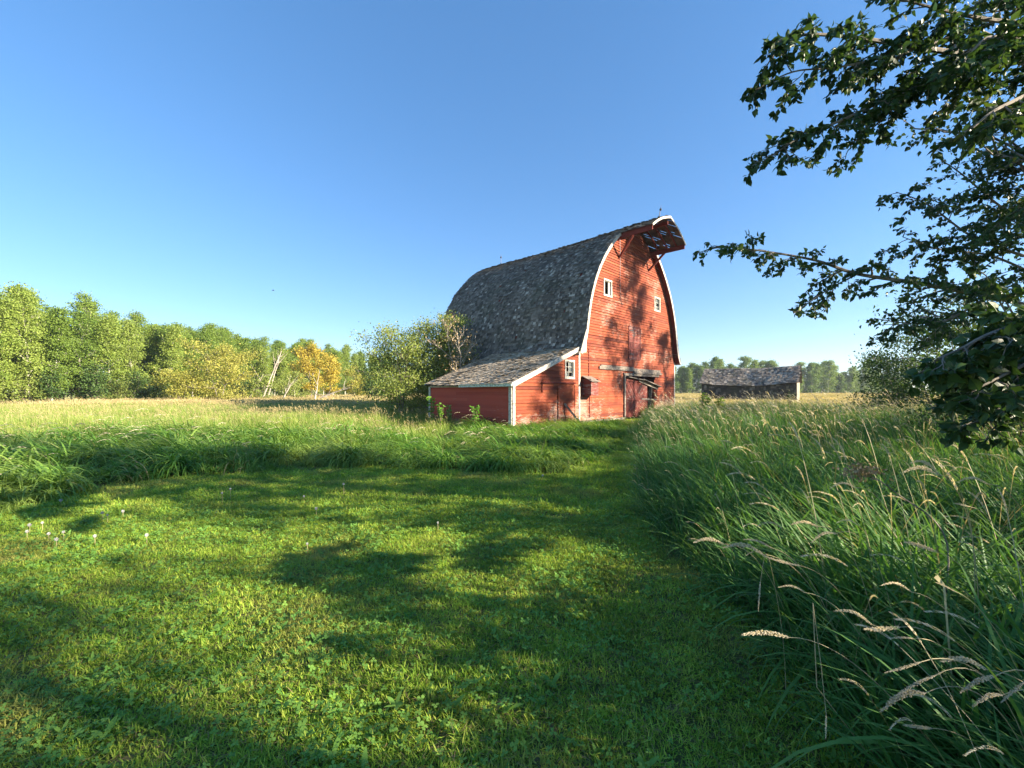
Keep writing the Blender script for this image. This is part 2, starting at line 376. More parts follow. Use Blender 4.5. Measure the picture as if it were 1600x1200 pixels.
def shingles(A, surf, a0, a1, ylim, exp, rng, width=(.09, .2), miss=.02, lift=.08, pale=.06, over=1.9):
    "rows of separate shingles on surf(a, y, off)"
    rows = int(round((a1 - a0) / exp)); exp = (a1 - a0) / rows
    for k in range(rows):
        a = a0 + k * exp; y0, y1 = ylim(a + exp * .5)
        w = rng.uniform(*width, size=int((y1 - y0) / width[0]) + 4); e = y0 + np.cumsum(w); e = e[e < y1 + .05]
        s = np.r_[y0, e[:-1]]; keep = rng.random(len(e)) > miss; s = s[keep]; e = e[keep] - .006; n = len(s)
        if n == 0: continue
        ab = a - rng.uniform(0, .03, n) + rng.normal(0, .006, n); at = np.minimum(a + exp * over, a1)
        lf = np.where(rng.random(n) < lift, rng.uniform(.015, .06, n), 0) + rng.uniform(.022, .045, n)
        sk = rng.normal(0, .006, n)
        P = [surf(ab, s, lf), surf(ab, e, lf + rng.uniform(-.006, .01, n)), surf(np.full(n, at), e + sk, np.full(n, .006)), surf(np.full(n, at), s + sk, np.full(n, .006)), surf(ab + .004, s, lf - .014), surf(ab + .004, e, lf - .014)]
        V = np.stack(P, 1)
        base = np.arange(n)[:, None] * 6
        Fc = np.concatenate([base + np.array([[0, 1, 2, 3]]), base + np.array([[4, 5, 1, 0]])])
        r = np.clip(rng.normal(.33, .22, n) + .25 * (vnoise(np.full(n, a) * .45, s * .9, 19) - .5), 0, .76); pm = rng.random(n) < pale * (0.35 + 1.4 * vnoise(np.full(n, a) * .8, s * .7, 9)); r = np.where(pm, rng.uniform(.8, 1, n), r)
        A.add(V.reshape(-1, 3), Fc, np.repeat(r, 6))

def make_barn():
    rng = np.random.default_rng(11)
    barn = empty('barn', barn_loc, TH, label='big red weathered barn with tall gothic arched shingle roof and pointed hay hood', cat='barn')
    HW = 5.6
    zk = np.array([0, 3.6, 3.95] + list(PS[PS[:, 1] > 4.0][:, 1])); dk = np.array([HW, HW, 5.5] + list(PS[PS[:, 1] > 4.0][:, 0] - .03))
    xr = lambda z: float(np.interp(z, zk, dk)); xl = lambda z: -xr(z)
    WL = (6.83 - CS + .12, 7.70 - CS - .10, 6.62, 7.36); WR = (12.72 - CS + .12, 13.58 - CS - .10, 6.62, 7.36)
    DR = (9.05 - CS, 12.75 - CS, 0.0, 2.42)
    plane = lambda x, o, z: (x, -o, z)
    A = Acc(); clap(A, xl, xr, 0.12, 11.0, .142, rng, plane, [WL, WR, DR]); A.build('front_wall', M['red'], barn)
    # other walls
    A = Acc()
    A.add([(-HW, 0.0, 0), (-HW, 11.2, 0), (-HW, 11.2, 3.75), (-HW, 0.0, 3.75)], [[0, 1, 2, 3]])
    clap(A, lambda z: 0.0, lambda z: 11.2, .12, 3.75, .142, rng, lambda x, o, z: (HW + o, x, z)); A.build('side_wall', M['red_side'], barn)
    A = Acc(); clap(A, xl, xr, .12, 11.0, .15, rng, lambda x, o, z: (x, 11.2 + o, z)); A.build('rear_wall', M['red_side'], barn)
    A = Acc(); A.box((0, 5.6, .07), (11.1, 11.1, .06)); A.build('barn_floor', M['floor'], barn)
    A = Acc(); A2 = Acc()
    for i in range(26):                       # field-stone footing along the front
        x = -5.4 + i * .43 + rng.uniform(-.08, .08)
        if DR[0] - .1 < x < DR[1] + .1: continue
        s = rng.uniform(.8, 1.2, 3); (A if x < 0 else A2).box((x, -.02, .04), (.46 * s[0], .2 * s[1], .14 * s[2]), r=rng.random())
    A.build('footing', M['stone'], barn); A2.build('footing', M['stone'], barn)

    # roof deck
    def deck(y0, y1, a0, a1, side, th=.05):
        A = Acc(); aa = np.linspace(a0, a1, 40); yy = np.array([y0, *np.linspace(max(y0, 0), y1, 8)[1:]]) if y0 < 0 else np.linspace(y0, y1, 8)
        for off in (0, -th):
            G = roof_pt(aa[:, None] + 0 * yy[None], yy[None] + 0 * aa[:, None], side, off)
            n = len(yy); i = np.arange(len(aa) - 1)[:, None] * n + np.arange(n - 1)[None]
            A.add(G.reshape(-1, 3), np.stack([i, i + 1, i + n + 1, i + n], -1).reshape(-1, 4))
        for y in (y0, y1):
            a = roof_pt(aa, np.full(40, y), side, 0); b = roof_pt(aa, np.full(40, y), side, -th); i = np.arange(39)
            A.add(np.concatenate([a, b]), np.stack([i, i + 1, i + 41, i + 40], -1))
        return A
    A = deck(Y0, Y1, 0, AHOOD, -1); A.merge(deck(Y0, Y1, 0, AHOOD, 1)); A.merge(deck(-.02, Y1, AHOOD, LARC, -1)); A.merge(deck(-.02, Y1, AHOOD, LARC, 1))
    A.merge(deck(YH, -.02, AHOOD, LARC, -1))
    roof = A.build('roof', M['red_trim'], barn)
    yl = lambda a: (YH - .03 if a > AHOOD else Y0 - .04, Y1 + .05)
    for side in (-1, 1):
        A = Acc()
        if side < 0:
            shingles(A, lambda a, y, o: roof_pt(a, y, -1, o), 0.0, LARC, yl, .135, rng, width=(.09, .22), miss=.035, lift=.16)
        else:
            shingles(A, lambda a, y, o: roof_pt(a, y, 1, o), 0.0, LARC, lambda a: (Y0 - .04 if a < AHOOD else .0, Y1 + .05), .16, rng, width=(.14, .28))
        A.build('shingles', M['shingle'], roof)
    A = Acc(); q = roof_pt([LARC] * 14, np.linspace(YH, Y1, 14), 1, .03)
    for i in range(13):
        for s in (-1, 1): A.beam(q[i] + [s * .07, 0, -.02 + (i % 3) * .004], q[i + 1] + [s * .07, 0, -.02 + (i % 3) * .004], .15, .02, up=(s * .45, 0, 1))
    A.build('ridge_cap', M['greywood'], roof)
    # hood, far slope: diagonal sheathing with gaps where daylight comes through
    A = Acc(); la = LARC - AHOOD; ly = -YH
    def hp(a, y, o): return roof_pt(AHOOD + np.clip(a, 0, la), YH + np.clip(y, 0, ly), 1, o)
    wboard = .15; gap = .075; k = -ly
    def poly_strip(c0, c1, e0, e1, o):
        # strip between lines y - a = c0 .. c1, along s = (y + a) from e0 to e1
        V = []
        for c, e in ((c0, e0), (c1, e0), (c1, e1), (c0, e1)):
            a = (e - c) / 2; y = (e + c) / 2; V.append((a, y))
        return V
    def clip_rect(P):
        for ax, lim, sg in ((0, 0, 1), (0, la, -1), (1, 0, 1), (1, ly, -1)):
            out = []
            for i in range(len(P)):
                p, q_ = P[i], P[(i + 1) % len(P)]; ip = sg * (p[ax] - lim) >= 0; iq = sg * (q_[ax] - lim) >= 0
                if ip: out.append(p)
                if ip != iq:
                    t = (lim - p[ax]) / (q_[ax] - p[ax]); out.append((p[0] + t * (q_[0] - p[0]), p[1] + t * (q_[1] - p[1])))
            P = out
            if not P: return P
        return P
    def put(P):
        P = clip_rect(P)
        if len(P) < 3: return
        a = np.array([p[0] for p in P]); y = np.array([p[1] for p in P])
        for o in (0, -.03): A.add(hp(a, y, o), [list(range(len(P)))], rng.random())
    c = -la - .1
    while c < ly + .1:
        for e in np.arange(-1, 8, .25): put(poly_strip(c, c + wboard, e, e + .25, 0))
        e = -.5
        while e < 6.5:
            L_ = rng.uniform(.25, .75)
            if rng.random() > .20:
                for ee in np.linspace(e, e + L_, 4)[:-1]: put(poly_strip(c + wboard, c + wboard + gap, ee, ee + L_ / 3, 0))
            e += L_
        c += wboard + gap
    A.build('hood_boards', M['darkwood'], roof)
    # rafters under the hood and hay track beam
    A = Acc()
    for y in (-.55, -1.1, -1.65):
        for s in (-1, 1):
            p = roof_pt([AHOOD + .02, (AHOOD + LARC) / 2, LARC - .04], [y] * 3, s, -.1); A.beam(p[0], p[1], .05, .1); A.beam(p[1], p[2], .05, .1)
    A.beam((0, -2.0, 10.72), (0, 0, 10.72), .12, .18)
    for s in (-1, 1):
        p = roof_pt([AHOOD], [0], s, -.17)[0]
        A.beam((p[0], YH + .03, p[2]), (p[0], 0, p[2]), .06, .26)
    A.build('hood_frame', M['red_trim'], barn)
    for s in (-1, 1):
        A = Acc(); A.beam((s * 1.75, -.03, 8.85), (s * 1.95, -.95, 9.78), .09, .11); A.build('hood_brace', M['red_trim'], barn)
        A = Acc(); A.beam((s * 1.75, -.08, 8.7), (s * 1.75, -.08, 9.7), .08, .06); A.build('brace_post', M['red_trim'], barn)
    # bargeboards
    def rake(side, y, a0, a1, wd, th, A):
        n = 26; aa = np.linspace(a0, a1, n); o = roof_pt(aa, np.full(n, y), side, .012); i_ = roof_pt(aa, np.full(n, y), side, -wd)
        o2 = o + [0, th, 0]; i2 = i_ + [0, th, 0]; V = np.concatenate([o, i_, o2, i2]); i = np.arange(n - 1)
        A.add(V, np.concatenate([np.stack([i, i + 1, i + n + 1, i + n], -1), np.stack([i + 2 * n, i + 2 * n + 1, i + 3 * n + 1, i + 3 * n], -1), np.stack([i, i + 1, i + 2 * n + 1, i + 2 * n], -1), np.stack([i + n, i + n + 1, i + 3 * n + 1, i + 3 * n], -1)]))
        for e in (0, n - 1): A.add([o[e], i_[e], i2[e], o2[e]], [[0, 1, 2, 3]])
    for side in (-1, 1):
        A = Acc(); rake(side, Y0 - .03, 0, AHOOD + .02, .15, .028, A)
        if side < 0:
            A.add([(-5.92, Y0 - .034, 3.38), (-5.42, Y0 - .034, 3.42), (-5.36, Y0 - .034, 4.55), (-5.42, Y0 - .034, 4.5)], [[0, 1, 2, 3]])
            A.add([(-5.92, Y0 - .006, 3.38), (-5.42, Y0 - .006, 3.42), (-5.36, Y0 - .006, 4.55), (-5.42, Y0 - .006, 4.5)], [[0, 1, 2, 3]])
        A.build('bargeboard', M['white'], barn)
    A = Acc(); rake(-1, YH - .03, AHOOD, LARC, .10, .028, A); A.build('hood_fascia', M['white'], barn)
    A = Acc(); rake(1, YH - .03, AHOOD, LARC, .09, .028, A); A.build('hood_fascia', M['white'], barn)
    # red backing behind the rake (frieze)
    # eave boards and corner boards
    A = Acc(); A.beam((-5.93, Y0, 3.37), (-5.93, Y1, 3.37), .03, .13); A.build('eave_board', M['white'], barn)
    A = Acc(); A.beam((5.93, Y0, 3.37), (5.93, Y1, 3.37), .03, .13); A.build('eave_board', M['white'], barn)
    A = Acc(); A.box((-HW + .06, -.03, 1.8), (.13, .03, 3.36)); A.build('corner_board', M['white'], barn)
    A = Acc(); A.box((HW - .05, -.03, 1.8), (.13, .03, 3.36)); A.box((HW + .03, .06, 1.8), (.03, .14, 3.36)); A.build('corner_board', M['white'], barn)
    # soffit closing the flare
    A = Acc(); A.add([(-5.86, 0, 3.44), (-5.86, 11.2, 3.44), (-5.5, 11.2, 3.7), (-5.5, 0, 3.7)], [[0, 1, 2, 3]]); A.build('soffit', M['white'], barn)

    def window(x0, x1, z0, z1, parent, cols, rows, panes, name='window', nm2='pane', open_sash=False, mirror=None):
        A = Acc(); w = .085
        for (a, b, c, d) in ((x0 - w, x1 + w, z1, z1 + w), (x0 - w - .02, x1 + w + .02, z0 - w, z0), (x0 - w, x0, z0, z1), (x1, x1 + w, z0, z1)):
            A.box(((a + b) / 2, -.022, (c + d) / 2), (b - a, .05, d - c))
        for s in (x0 + .015, x1 - .015): A.box((s, .05, (z0 + z1) / 2), (.03, .09, z1 - z0 - .004))
        A.box(((x0 + x1) / 2, .05, z0 + .015), (x1 - x0 - .064, .09, .03))
        A.box(((x0 + x1) / 2, .05, z1 - .015), (x1 - x0 - .064, .09, .03))
        if not open_sash:
            for i in range(1, cols): A.box((x0 + (x1 - x0) * i / cols, .05, (z0 + z1) / 2), (.022, .03, z1 - z0 - .066))
            for j in range(1, rows): A.box(((x0 + x1) / 2, .052, z0 + (z1 - z0) * j / rows), (x1 - x0 - .066, .027, .022))
        else:
            A.box((x1 - .12, .04, (z0 + z1) / 2), (.17, .03, z1 - z0 - .08))
        o = A.build(name, M['white'], parent)
        G = Acc()
        for (i, j) in panes:
            G.box((x0 + (x1 - x0) * (i + .5) / cols, .06, z0 + (z1 - z0) * (j + .5) / rows), ((x1 - x0) / cols - .02, .004, (z1 - z0) / rows - .02))
        if panes: G.build(nm2, M['glass'], o)
        return o
    tag(window(*WL, barn, 1, 1, [], open_sash=True), label='gable window standing open and dark')
    window(*WR, barn, 2, 3, [(0, 0), (1, 0), (0, 1), (1, 2)])

    # hay door in the gable
    A = Acc(); x0, x1, z0, z1 = 9.54 - CS, 10.86 - CS, 3.42, 5.2
    clap(A, lambda z: x0, lambda z: x1, z0, z1, .13, rng, lambda x, o, z: (x, -o - .028, z), lip=.014)
    for s in (x0 - .03, x1 + .03): A.box((s, -.03, (z0 + z1) / 2), (.07, .055, z1 - z0 + .12))
    A.box(((x0 + x1) / 2, -.035, z1 + .05), (x1 - x0, .06, .07)); A.box(((x0 + x1) / 2, -.035, z0 - .04), (x1 - x0, .06, .07))
    A.build('hay_door', M['red_door'], barn)
    A = Acc(); A.tube([(x0 + .08, -.07, z0 + .12), (x0 + .08, -.09, z0 + .3)], .012); A.build('door_pull', M['metal'], barn)
    for zz in (z1 - .2, z0 + .25):
        A = Acc(); A.box((x0 + .25, -.07, zz), (.42, .02, .05)); A.build('hinge', M['metal'], barn)

    # track board over the main door
    A = Acc(); x0, x1, z0, z1 = DR
    A.box((-.25, -.055, 2.78), (7.1, .06, .17)); A.box((1.6, -.10, 2.63), (3.6, .09, .12)); A.box((.9, -.06, 2.50), (4.4, .05, .14)); A.box((-1.9, -.05, 2.9), (3.5, .04, .05))
    A.build('door_track', M['greywood'], barn)
    A = Acc(); A.box((x0 - .06, -.06, 1.25), (.13, .09, 2.4)); A.build('door_post', M['greywood'], barn)
    # double door of diagonal boards, hanging askew
    def leaf(x0, x1, z0, z1, tilt, flip, mat, name):
        A = Acc(); ct, st = math.cos(tilt), math.sin(tilt)
        def T(x, y, z):
            dx = x - x0; dz = z - z0; return (x0 + dx * ct - dz * st, y, z0 + dx * st + dz * ct)
        zm = z0 + (z1 - z0) * .47
        for (za, zb, fl) in ((z0, zm, flip), (zm, z1, -flip)):
            bwid = .135; w = x1 - x0; h = zb - za; c = -h - w
            while c < w + h:
                P = [(c, 0), (c + bwid - .03, 0), (c + bwid - .03 + fl * h, h), (c + fl * h, h)]
                # clip to the panel
                for lim, sg in ((0, 1), (w, -1)):
                    out = []
                    for i in range(len(P)):
                        p, q_ = P[i], P[(i + 1) % len(P)]; ip = sg * (p[0] - lim) >= 0; iq = sg * (q_[0] - lim) >= 0
                        if ip: out.append(p)
                        if ip != iq:
                            t = (lim - p[0]) / (q_[0] - p[0]); out.append((lim, p[1] + t * (q_[1] - p[1])))
                    P = out
                    if not P: break
                if len(P) >= 3:
                    o = rng.uniform(0, .008); r = rng.random(); n = len(P)
                    fr = [T(x0 + a, -.05 - o, za + b) for a, b in P]; bk = [T(x0 + a, -.03, za + b) for a, b in P]
                    A.add(fr, [list(range(n))], r); A.add(bk, [list(range(n))], r)
                    for i in range(n): A.add([fr[i], fr[(i + 1) % n], bk[(i + 1) % n], bk[i]], [[0, 1, 2, 3]], r)
                c += bwid
        A.beam(T(x0, -.075, zm), T(x1, -.075, zm), .03, .12)
        A.beam(T(x0, -.075, z1 - .06), T(x1, -.075, z1 - .06), .03, .12)
        return A.build(name, mat, barn)
    leaf(x0 + .03, x0 + 1.55, .1, 2.25, -.03, 1, M['red_door'], 'door')
    leaf(x0 + 1.58, x0 + 2.75, .1, 2.05, .05, -1, M['red_door'], 'door')
    A = Acc()
    A.beam((x0 + .1, -.14, 2.36), (x0 + 1.9, -.2, 2.2), .22, .045); A.beam((x0 + 1.7, -.2, 2.26), (x1 + .35, -.22, 1.82), .26, .045); A.beam((x0 + 1.5, -.12, 2.2), (x1 + .3, -.12, 1.74), .04, .2)
    A.build('fallen_track_cover', M['greywood'], barn)
    A = Acc(); A.beam((x0 + 2.95, -.02, .1), (x0 + 3.2, -.02, 1.8), .2, .03); A.beam((x0 + 1.9, -.09, 1.1), (x1 + .2, -.09, 1.03), .03, .09); A.build('loose_board', M['greywood'], barn)

    # small box on the wall
    A = Acc(); bx0, bx1 = 4.95 - CS, 5.6 - CS
    clap(A, lambda z: bx0, lambda z: bx1, 1.35, 2.05, .14, rng, lambda x, o, z: (x, -.5 - o, z), lip=.01)
    clap(A, lambda z: 0.02, lambda z: .5, 1.35, 2.16, .14, rng, lambda x, o, z: (bx0 - o, -x, z), lip=.01)
    clap(A, lambda z: 0.02, lambda z: .5, 1.35, 2.16, .14, rng, lambda x, o, z: (bx1 + o, -x, z), lip=.01)
    A.box(((bx0 + bx1) / 2, -.26, 1.36), (.64, .47, .03)); wb = A.build('wall_box', M['red_door'], barn)
    A = Acc(); A.beam((bx0 + .325, -.6, 2.03), (bx0 + .325, -.02, 2.3), .82, .03); A.build('box_roof', M['greywood'], wb)
    # lightning rods, cable, vertical battens
    for y, ln, z in ((-1.5, .55, 11.05), (10.9, .62, 11.03)):
        A = Acc(); P = np.array([(0, y, z), (.03, y - .02, z + .4), (.07, y - .05, z + ln), (.1, y - .06, z + ln + .25)]) if y < 0 else np.array([(0, y, z), (0, y, z + ln), (.01, y, z + ln + .25)])
        A.tube(P, [.02, .017, .014, .006] if y < 0 else [.02, .016, .006], 6)
        c = P[-2]; th = np.linspace(0, np.pi, 7)
        A.tube([c + [0, 0, -.07 * math.cos(t)] for t in th], .005 + .06 * np.sin(th), 8)
        for a in range(3): A.beam(P[0] + [0, 0, .22], P[0] + [.14 * math.cos(a * 2.1), .14 * math.sin(a * 2.1), -.02], .015, .015)
        A.build('lightning_rod', M['metal'], barn, smooth=False)
    A = Acc(); A.tube([(-1.77, -.08, 9.9), (-1.76, -.1, 8.8), (-1.72, -.06, 7.6), (-1.66, -.07, 6.6), (-1.5, -.06, 6.3)], .014, 5); A.tube([(-1.9, -.08, 6.95), (-1.6, -.12, 6.85), (-1.45, -.08, 6.9)], .016, 5); A.build('cable', M['metal'], barn)
    for c_, d_ in (((-4.72, -.03, 2.65), (.05, .03, 2.1)), ((-4.65, -.03, .85), (.05, .03, 1.2)), ((2.35, -.03, .95), (.06, .03, 1.6)), ((3.65, -.035, 2.44), (1.9, .035, .06)), ((2.62, -.04, 2.4), (.09, .04, .3))):
        A = Acc(); A.box(c_, d_); A.build('wall_batten', M['red_trim'], barn)

    # ---- lean-to
    LX0, LX1, LD = -CS, -HW, 5.65
    zr = lambda x: 1.86 + (x - LX0) / (LX1 - LX0) * (3.60 - 1.86)
    LW = (3.60 - CS, 4.18 - CS, 2.22, 2.95)
    LDR = None
    A = Acc()
    # front wall of the lean-to: rows limited by the sloping roof
    def xl2(z): return LX0 if z < 1.86 else LX0 + (z - 1.86) / (3.60 - 1.86) * (LX1 - LX0)
    clap(A, xl2, lambda z: LX1, .08, 3.56, .142, rng, plane, [LW])
    lt = A.build('lean_to', M['red'], barn)
    A = Acc(); clap(A, lambda z: 0.0, lambda z: LD, .05, 1.84, .135, rng, lambda x, o, z: (LX0 - o, x, z), lip=.014, seglen=(2, 4)); A.build('lean_to_side', M['red_side'], lt)
    A = Acc(); clap(A, xl2, lambda z: LX1, .08, 3.56, .15, rng, lambda x, o, z: (x, LD + o, z)); A.build('lean_to_rear', M['red_side'], lt)
    slope = math.hypot(LX1 - LX0 + .25, 3.60 - 1.86 + .1)
    def lsurf(a, y, o=0.0):
        a = np.asarray(a, float); y = np.asarray(y, float)
        x = LX0 - .22 + a / slope * (LX1 - LX0 + .17); t = a / slope
        z = 1.84 + t * (3.62 - 1.80) + .045 * (vnoise(x * .8, y * .55, 3) - .5) * 2 * np.sin(np.clip(t, 0.06, 1) * 3.1) - .05 * np.sin(np.clip(y / LD, 0, 1) * 3.14)
        return np.stack([x - .36 * o + 0 * y, y + 0 * x, z + .93 * np.asarray(o) + .04], -1)
    A = Acc(); aa = np.linspace(0, slope, 14); yy = np.linspace(-.16, LD + .15, 10)
    for o in (0, -.05):
        G_ = lsurf(aa[:, None] + 0 * yy[None], yy[None] + 0 * aa[:, None], o); n = len(yy); i = np.arange(13)[:, None] * n + np.arange(9)[None]
        A.add(G_.reshape(-1, 3), np.stack([i, i + 1, i + n + 1, i + n], -1).reshape(-1, 4))
    lr = A.build('lean_to_roof', M['darkwood'], lt)
    A = Acc(); shingles(A, lsurf, -.05, slope, lambda a: (-.2, LD + .2), .13, rng, lift=.16, miss=.03, pale=.15)
    me = A.mesh('shingles', M['shingle_pale']); o = bpy.data.objects.new('lean_to_shingles', me); COL.objects.link(o); o.parent = lt
    A = Acc(); a_ = lsurf([0, slope], [-.2, -.2], -.05); A.beam(a_[0] + [0, -.012, -.03], a_[1] + [0, -.012, -.03], .03, .2); A.build('lean_to_bargeboard', M['white'], lt)
    A = Acc(); A.box((LX0 + .07, -.035, .93), (.15, .03, 1.82)); A.box((LX0 - .035, .07, .93), (.03, .16, 1.82)); A.build('lean_to_corner_board', M['white'], lt)
    A = Acc(); A.box((LX0 - .03, LD - .06, .92), (.03, .14, 1.72)); A.build('lean_to_corner_board', M['white'], lt)
    A = Acc(); A.box((LX0 - .035, LD / 2 + .07, 1.79), (.03, LD - .3, .09)); A.build('frieze_board', M['white'], lt)
    A = Acc(); A.beam((LX0 - .24, -.2, 1.83), (LX0 - .24, 3.1, 1.80), .03, .13); A.build('lean_to_fascia', M['white_old'], lt)
    window(*LW, lt, 2, 3, [(0, 0), (1, 1), (1, 2)], name='lean_to_window')
    # sliding door
    A = Acc(); x0, x1 = 2.98 - CS, 4.25 - CS
    clap(A, lambda z: x0, lambda z: x1, .1, 1.86, .142, rng, lambda x, o, z: (x, -o - .05, z), lip=.014)
    for s in (x0, x1): A.box((s, -.045, .98), (.05, .07, 1.76))
    A.build('lean_to_door', M['red'], lt)
    A = Acc(); A.box(((1.8 + 4.3) / 2 - CS, -.08, 1.94), (2.5, .05, .06)); A.box((1.85 - CS, -.04, 1.72), (.05, .05, .42)); A.build('lean_to_track', M['red_trim'], lt)
    return barn
make_barn()

# prop pole
def make_pole():
    a = bw(3.4 - CS, -.08, 1.0); b = bw(3.9 - CS, -.75, 0.0)
    o = empty('wooden_prop', b, label='grey wooden pole propped aslant against the lean-to door', cat='pole')
    A = Acc(); A.beam((0, 0, -.03), a - b, .09, .09); A.build('pole', M['greywood'], o)
make_pole()

# ------------------------------------------------------------------ old shed
def make_shed():
    rng = np.random.default_rng(5)
    a = np.array([23.05, 50.0]); b = np.array([30.2, 44.6]); d = b - a; L = np.linalg.norm(d); ang = math.atan2(d[1], d[0]); mid = (a + b) / 2
    sh = empty('old_shed', (mid[0], mid[1], 0), ang, label='low grey tumbledown shed with sagging shingle roof out in the grass', cat='shed')
    h = L / 2; W = 2.5; ez = 2.45; rz_ = 4.2
    def surf(side):
        def f(a_, y, o=0.0):
            a_ = np.asarray(a_, float); y = np.asarray(y, float); t = a_ / 2.95; sagv = -.36 * np.cos(np.clip(y / h, -1, 1) * 1.57) * (.35 + .65 * (1 - t)) + .12 * (vnoise(y * .9, a_ * .8, 4) - .5)
            ys = -side * (2.6 * (1 - t)) if side > 0 else 2.6 * (1 - t)
            return np.stack([y + 0 * a_, ys + (-side) * .5 * np.asarray(o) + 0 * y, 2.42 + t * 1.78 + sagv + .85 * np.asarray(o)], -1)
        return f
    R_ = Acc()
    for side in (1, -1):
        f = surf(side); aa = np.linspace(0, 2.95, 6); yy = np.linspace(-h - .2, h + .25, 12)
        for o_ in (0, -.06):
            G_ = f(aa[:, None] + 0 * yy[None], yy[None] + 0 * aa[:, None], o_); n = 12; i = np.arange(5)[:, None] * n + np.arange(11)[None]
            R_.add(G_.reshape(-1, 3), np.stack([i, i + 1, i + n + 1, i + n], -1).reshape(-1, 4))
    roof = R_.build('roof', M['darkwood'], sh)
    A = Acc()
    for side in (1, -1): shingles(A, surf(side), 0, 2.95, lambda a_: (-h - .22, h + .27), .18, rng, width=(.14, .3), miss=.08, lift=.25, pale=.3)
    A.build('shingles', M['shed_shingle'], roof)
    A = Acc()                         # shingled long walls, ragged
    def wf(side):
        return lambda a_, y, o=0.0: np.stack([np.asarray(y) + 0 * np.asarray(a_), side * (2.35 - .0 * np.asarray(a_) + np.asarray(o)) + 0 * np.asarray(y) + .0, np.asarray(a_) + 0 * np.asarray(y)], -1)
    for side in (1, -1):
        f = wf(side); A.add([(-h, side * 2.34, 0), (h, side * 2.34, 0), (h, side * 2.34, 2.3), (-h, side * 2.34, 2.3)], [[0, 1, 2, 3]], .1)
        shingles(A, f, 0, 2.25, lambda a_: (-h, h), .2, rng, width=(.14, .3), miss=.06, lift=.2, pale=.18)
    A.build('long_wall', M['shed_wall'], sh)
    for sgn in (1, -1):
        A = Acc(); y = -2.34; lean = .55
        while y < 2.34:
            w = rng.uniform(.14, .2); yc = y + w / 2; top = 2.35 + 1.65 * (1 - abs(yc) / 2.4)
            A.beam((sgn * (h + .02), yc * 1.0 + (lean * .5 if False else 0), 0), (sgn * (h + .02), yc, top), w - .012, .025, up=(1, 0, 0), r=rng.random()); y += w
        A.build('gable_wall', M['palewood'], sh)
make_shed()

# ------------------------------------------------------------------ grass clumps
def blades(A, base, L, W, az, th0, dth, segs, rng, r=None, wprof=None, roll=.7):
    n = len(L); k = segs + 1; tt = np.linspace(0, 1, k)
    th = th0[:, None] + dth[:, None] * tt[None] ** 1.2; thm = (th[:, 1:] + th[:, :-1]) / 2; ds = (L / segs)[:, None]
    H = np.concatenate([np.zeros((n, 1)), np.cumsum(np.sin(thm) * ds, 1)], 1); Z = np.concatenate([np.zeros((n, 1)), np.cumsum(np.cos(thm) * ds, 1)], 1)
    Z = np.maximum(Z, 0.004 - base[:, 2:3])
    P = np.stack([base[:, :1] + H * np.cos(az)[:, None], base[:, 1:2] + H * np.sin(az)[:, None], base[:, 2:3] + Z], -1)
    sa = az + np.pi / 2 + rng.uniform(-roll, roll, n); S = np.stack([np.cos(sa), np.sin(sa), rng.uniform(-.3, .3, n)], -1)
    if wprof is None: wprof = np.interp(tt, [0, .25, .6, .85, 1], [.6, 1, .85, .5, .03])
    w = W[:, None] * wprof[None] / 2
    V = np.stack([P - S[:, None] * w[..., None], P + S[:, None] * w[..., None]], 2)
    i = (np.arange(n)[:, None] * k + np.arange(segs)[None]) * 2
    Fc = np.stack([i, i + 1, i + 3, i + 2], -1).reshape(-1, 4)
    r = rng.random(n) if r is None else r
    A.add(V.reshape(-1, 3), Fc, np.repeat(r, 2 * k), np.tile(np.repeat(tt, 2), n))
    T = P[:, -1] - P[:, -2]; T /= np.linalg.norm(T, axis=1)[:, None]
    return P, T

def plumes(A, P, T, Lh, Wd, m, rng, droop=.5):
    "seed heads: m spikelets around the last stretch of each stalk"
    n = len(P)
    for k in range(m):
        f = (k + .5) / m; d = T + np.array([0, 0, -droop]) * f; d /= np.linalg.norm(d, axis=1)[:, None]
        c = P + d * (Lh * f)[:, None]; a = rng.uniform(0, 2 * np.pi, n)
        x = np.cross(d, [0.3, .2, 1.0]); x /= np.linalg.norm(x, axis=1)[:, None]; y = np.cross(d, x)
        o = np.cos(a)[:, None] * x + np.sin(a)[:, None] * y; q = np.cross(d, o)
        wid = Wd * (.45 + .9 * math.sin(math.pi * min(1, f * .85 + .12))) ; s = (Lh / m * 1.9)[:, None]
        w = wid[:, None]
        V = np.stack([c - d * s * .5, c + o * w * .75 + q * w * .45, c + d * s * .8 + o * w * .6, c + o * w * .75 - q * w * .45], 1)
        V2 = np.stack([c - d * s * .5, c - o * w * .75 + q * w * .45, c + d * s * .8 - o * w * .6, c - o * w * .75 - q * w * .45], 1)
        Fc = (np.arange(n)[:, None] * 4 + np.arange(4)[None])
        r = rng.random(n)
        A.add(V.reshape(-1, 3), Fc, np.repeat(r, 4)); A.add(V2.reshape(-1, 3), Fc, np.repeat(r, 4))

PROTO = {}
def proto(name, parts):
    "parts = [(Acc, material)...] joined into one mesh with several materials, kept out of the scene"
    V = []; me = None; A = Acc(); mi = []
    for a, m in parts:
        nf = sum(len(f) for f in a.F); mi += [len(set()) + parts.index((a, m))] * nf; A.merge(a)
    me = A.mesh(name, None, True)
    for a, m in parts: me.materials.append(m)
    me.polygons.foreach_set('material_index', np.array(mi, np.int32)); me.update()
    return bpy.data.objects.new(name, me)

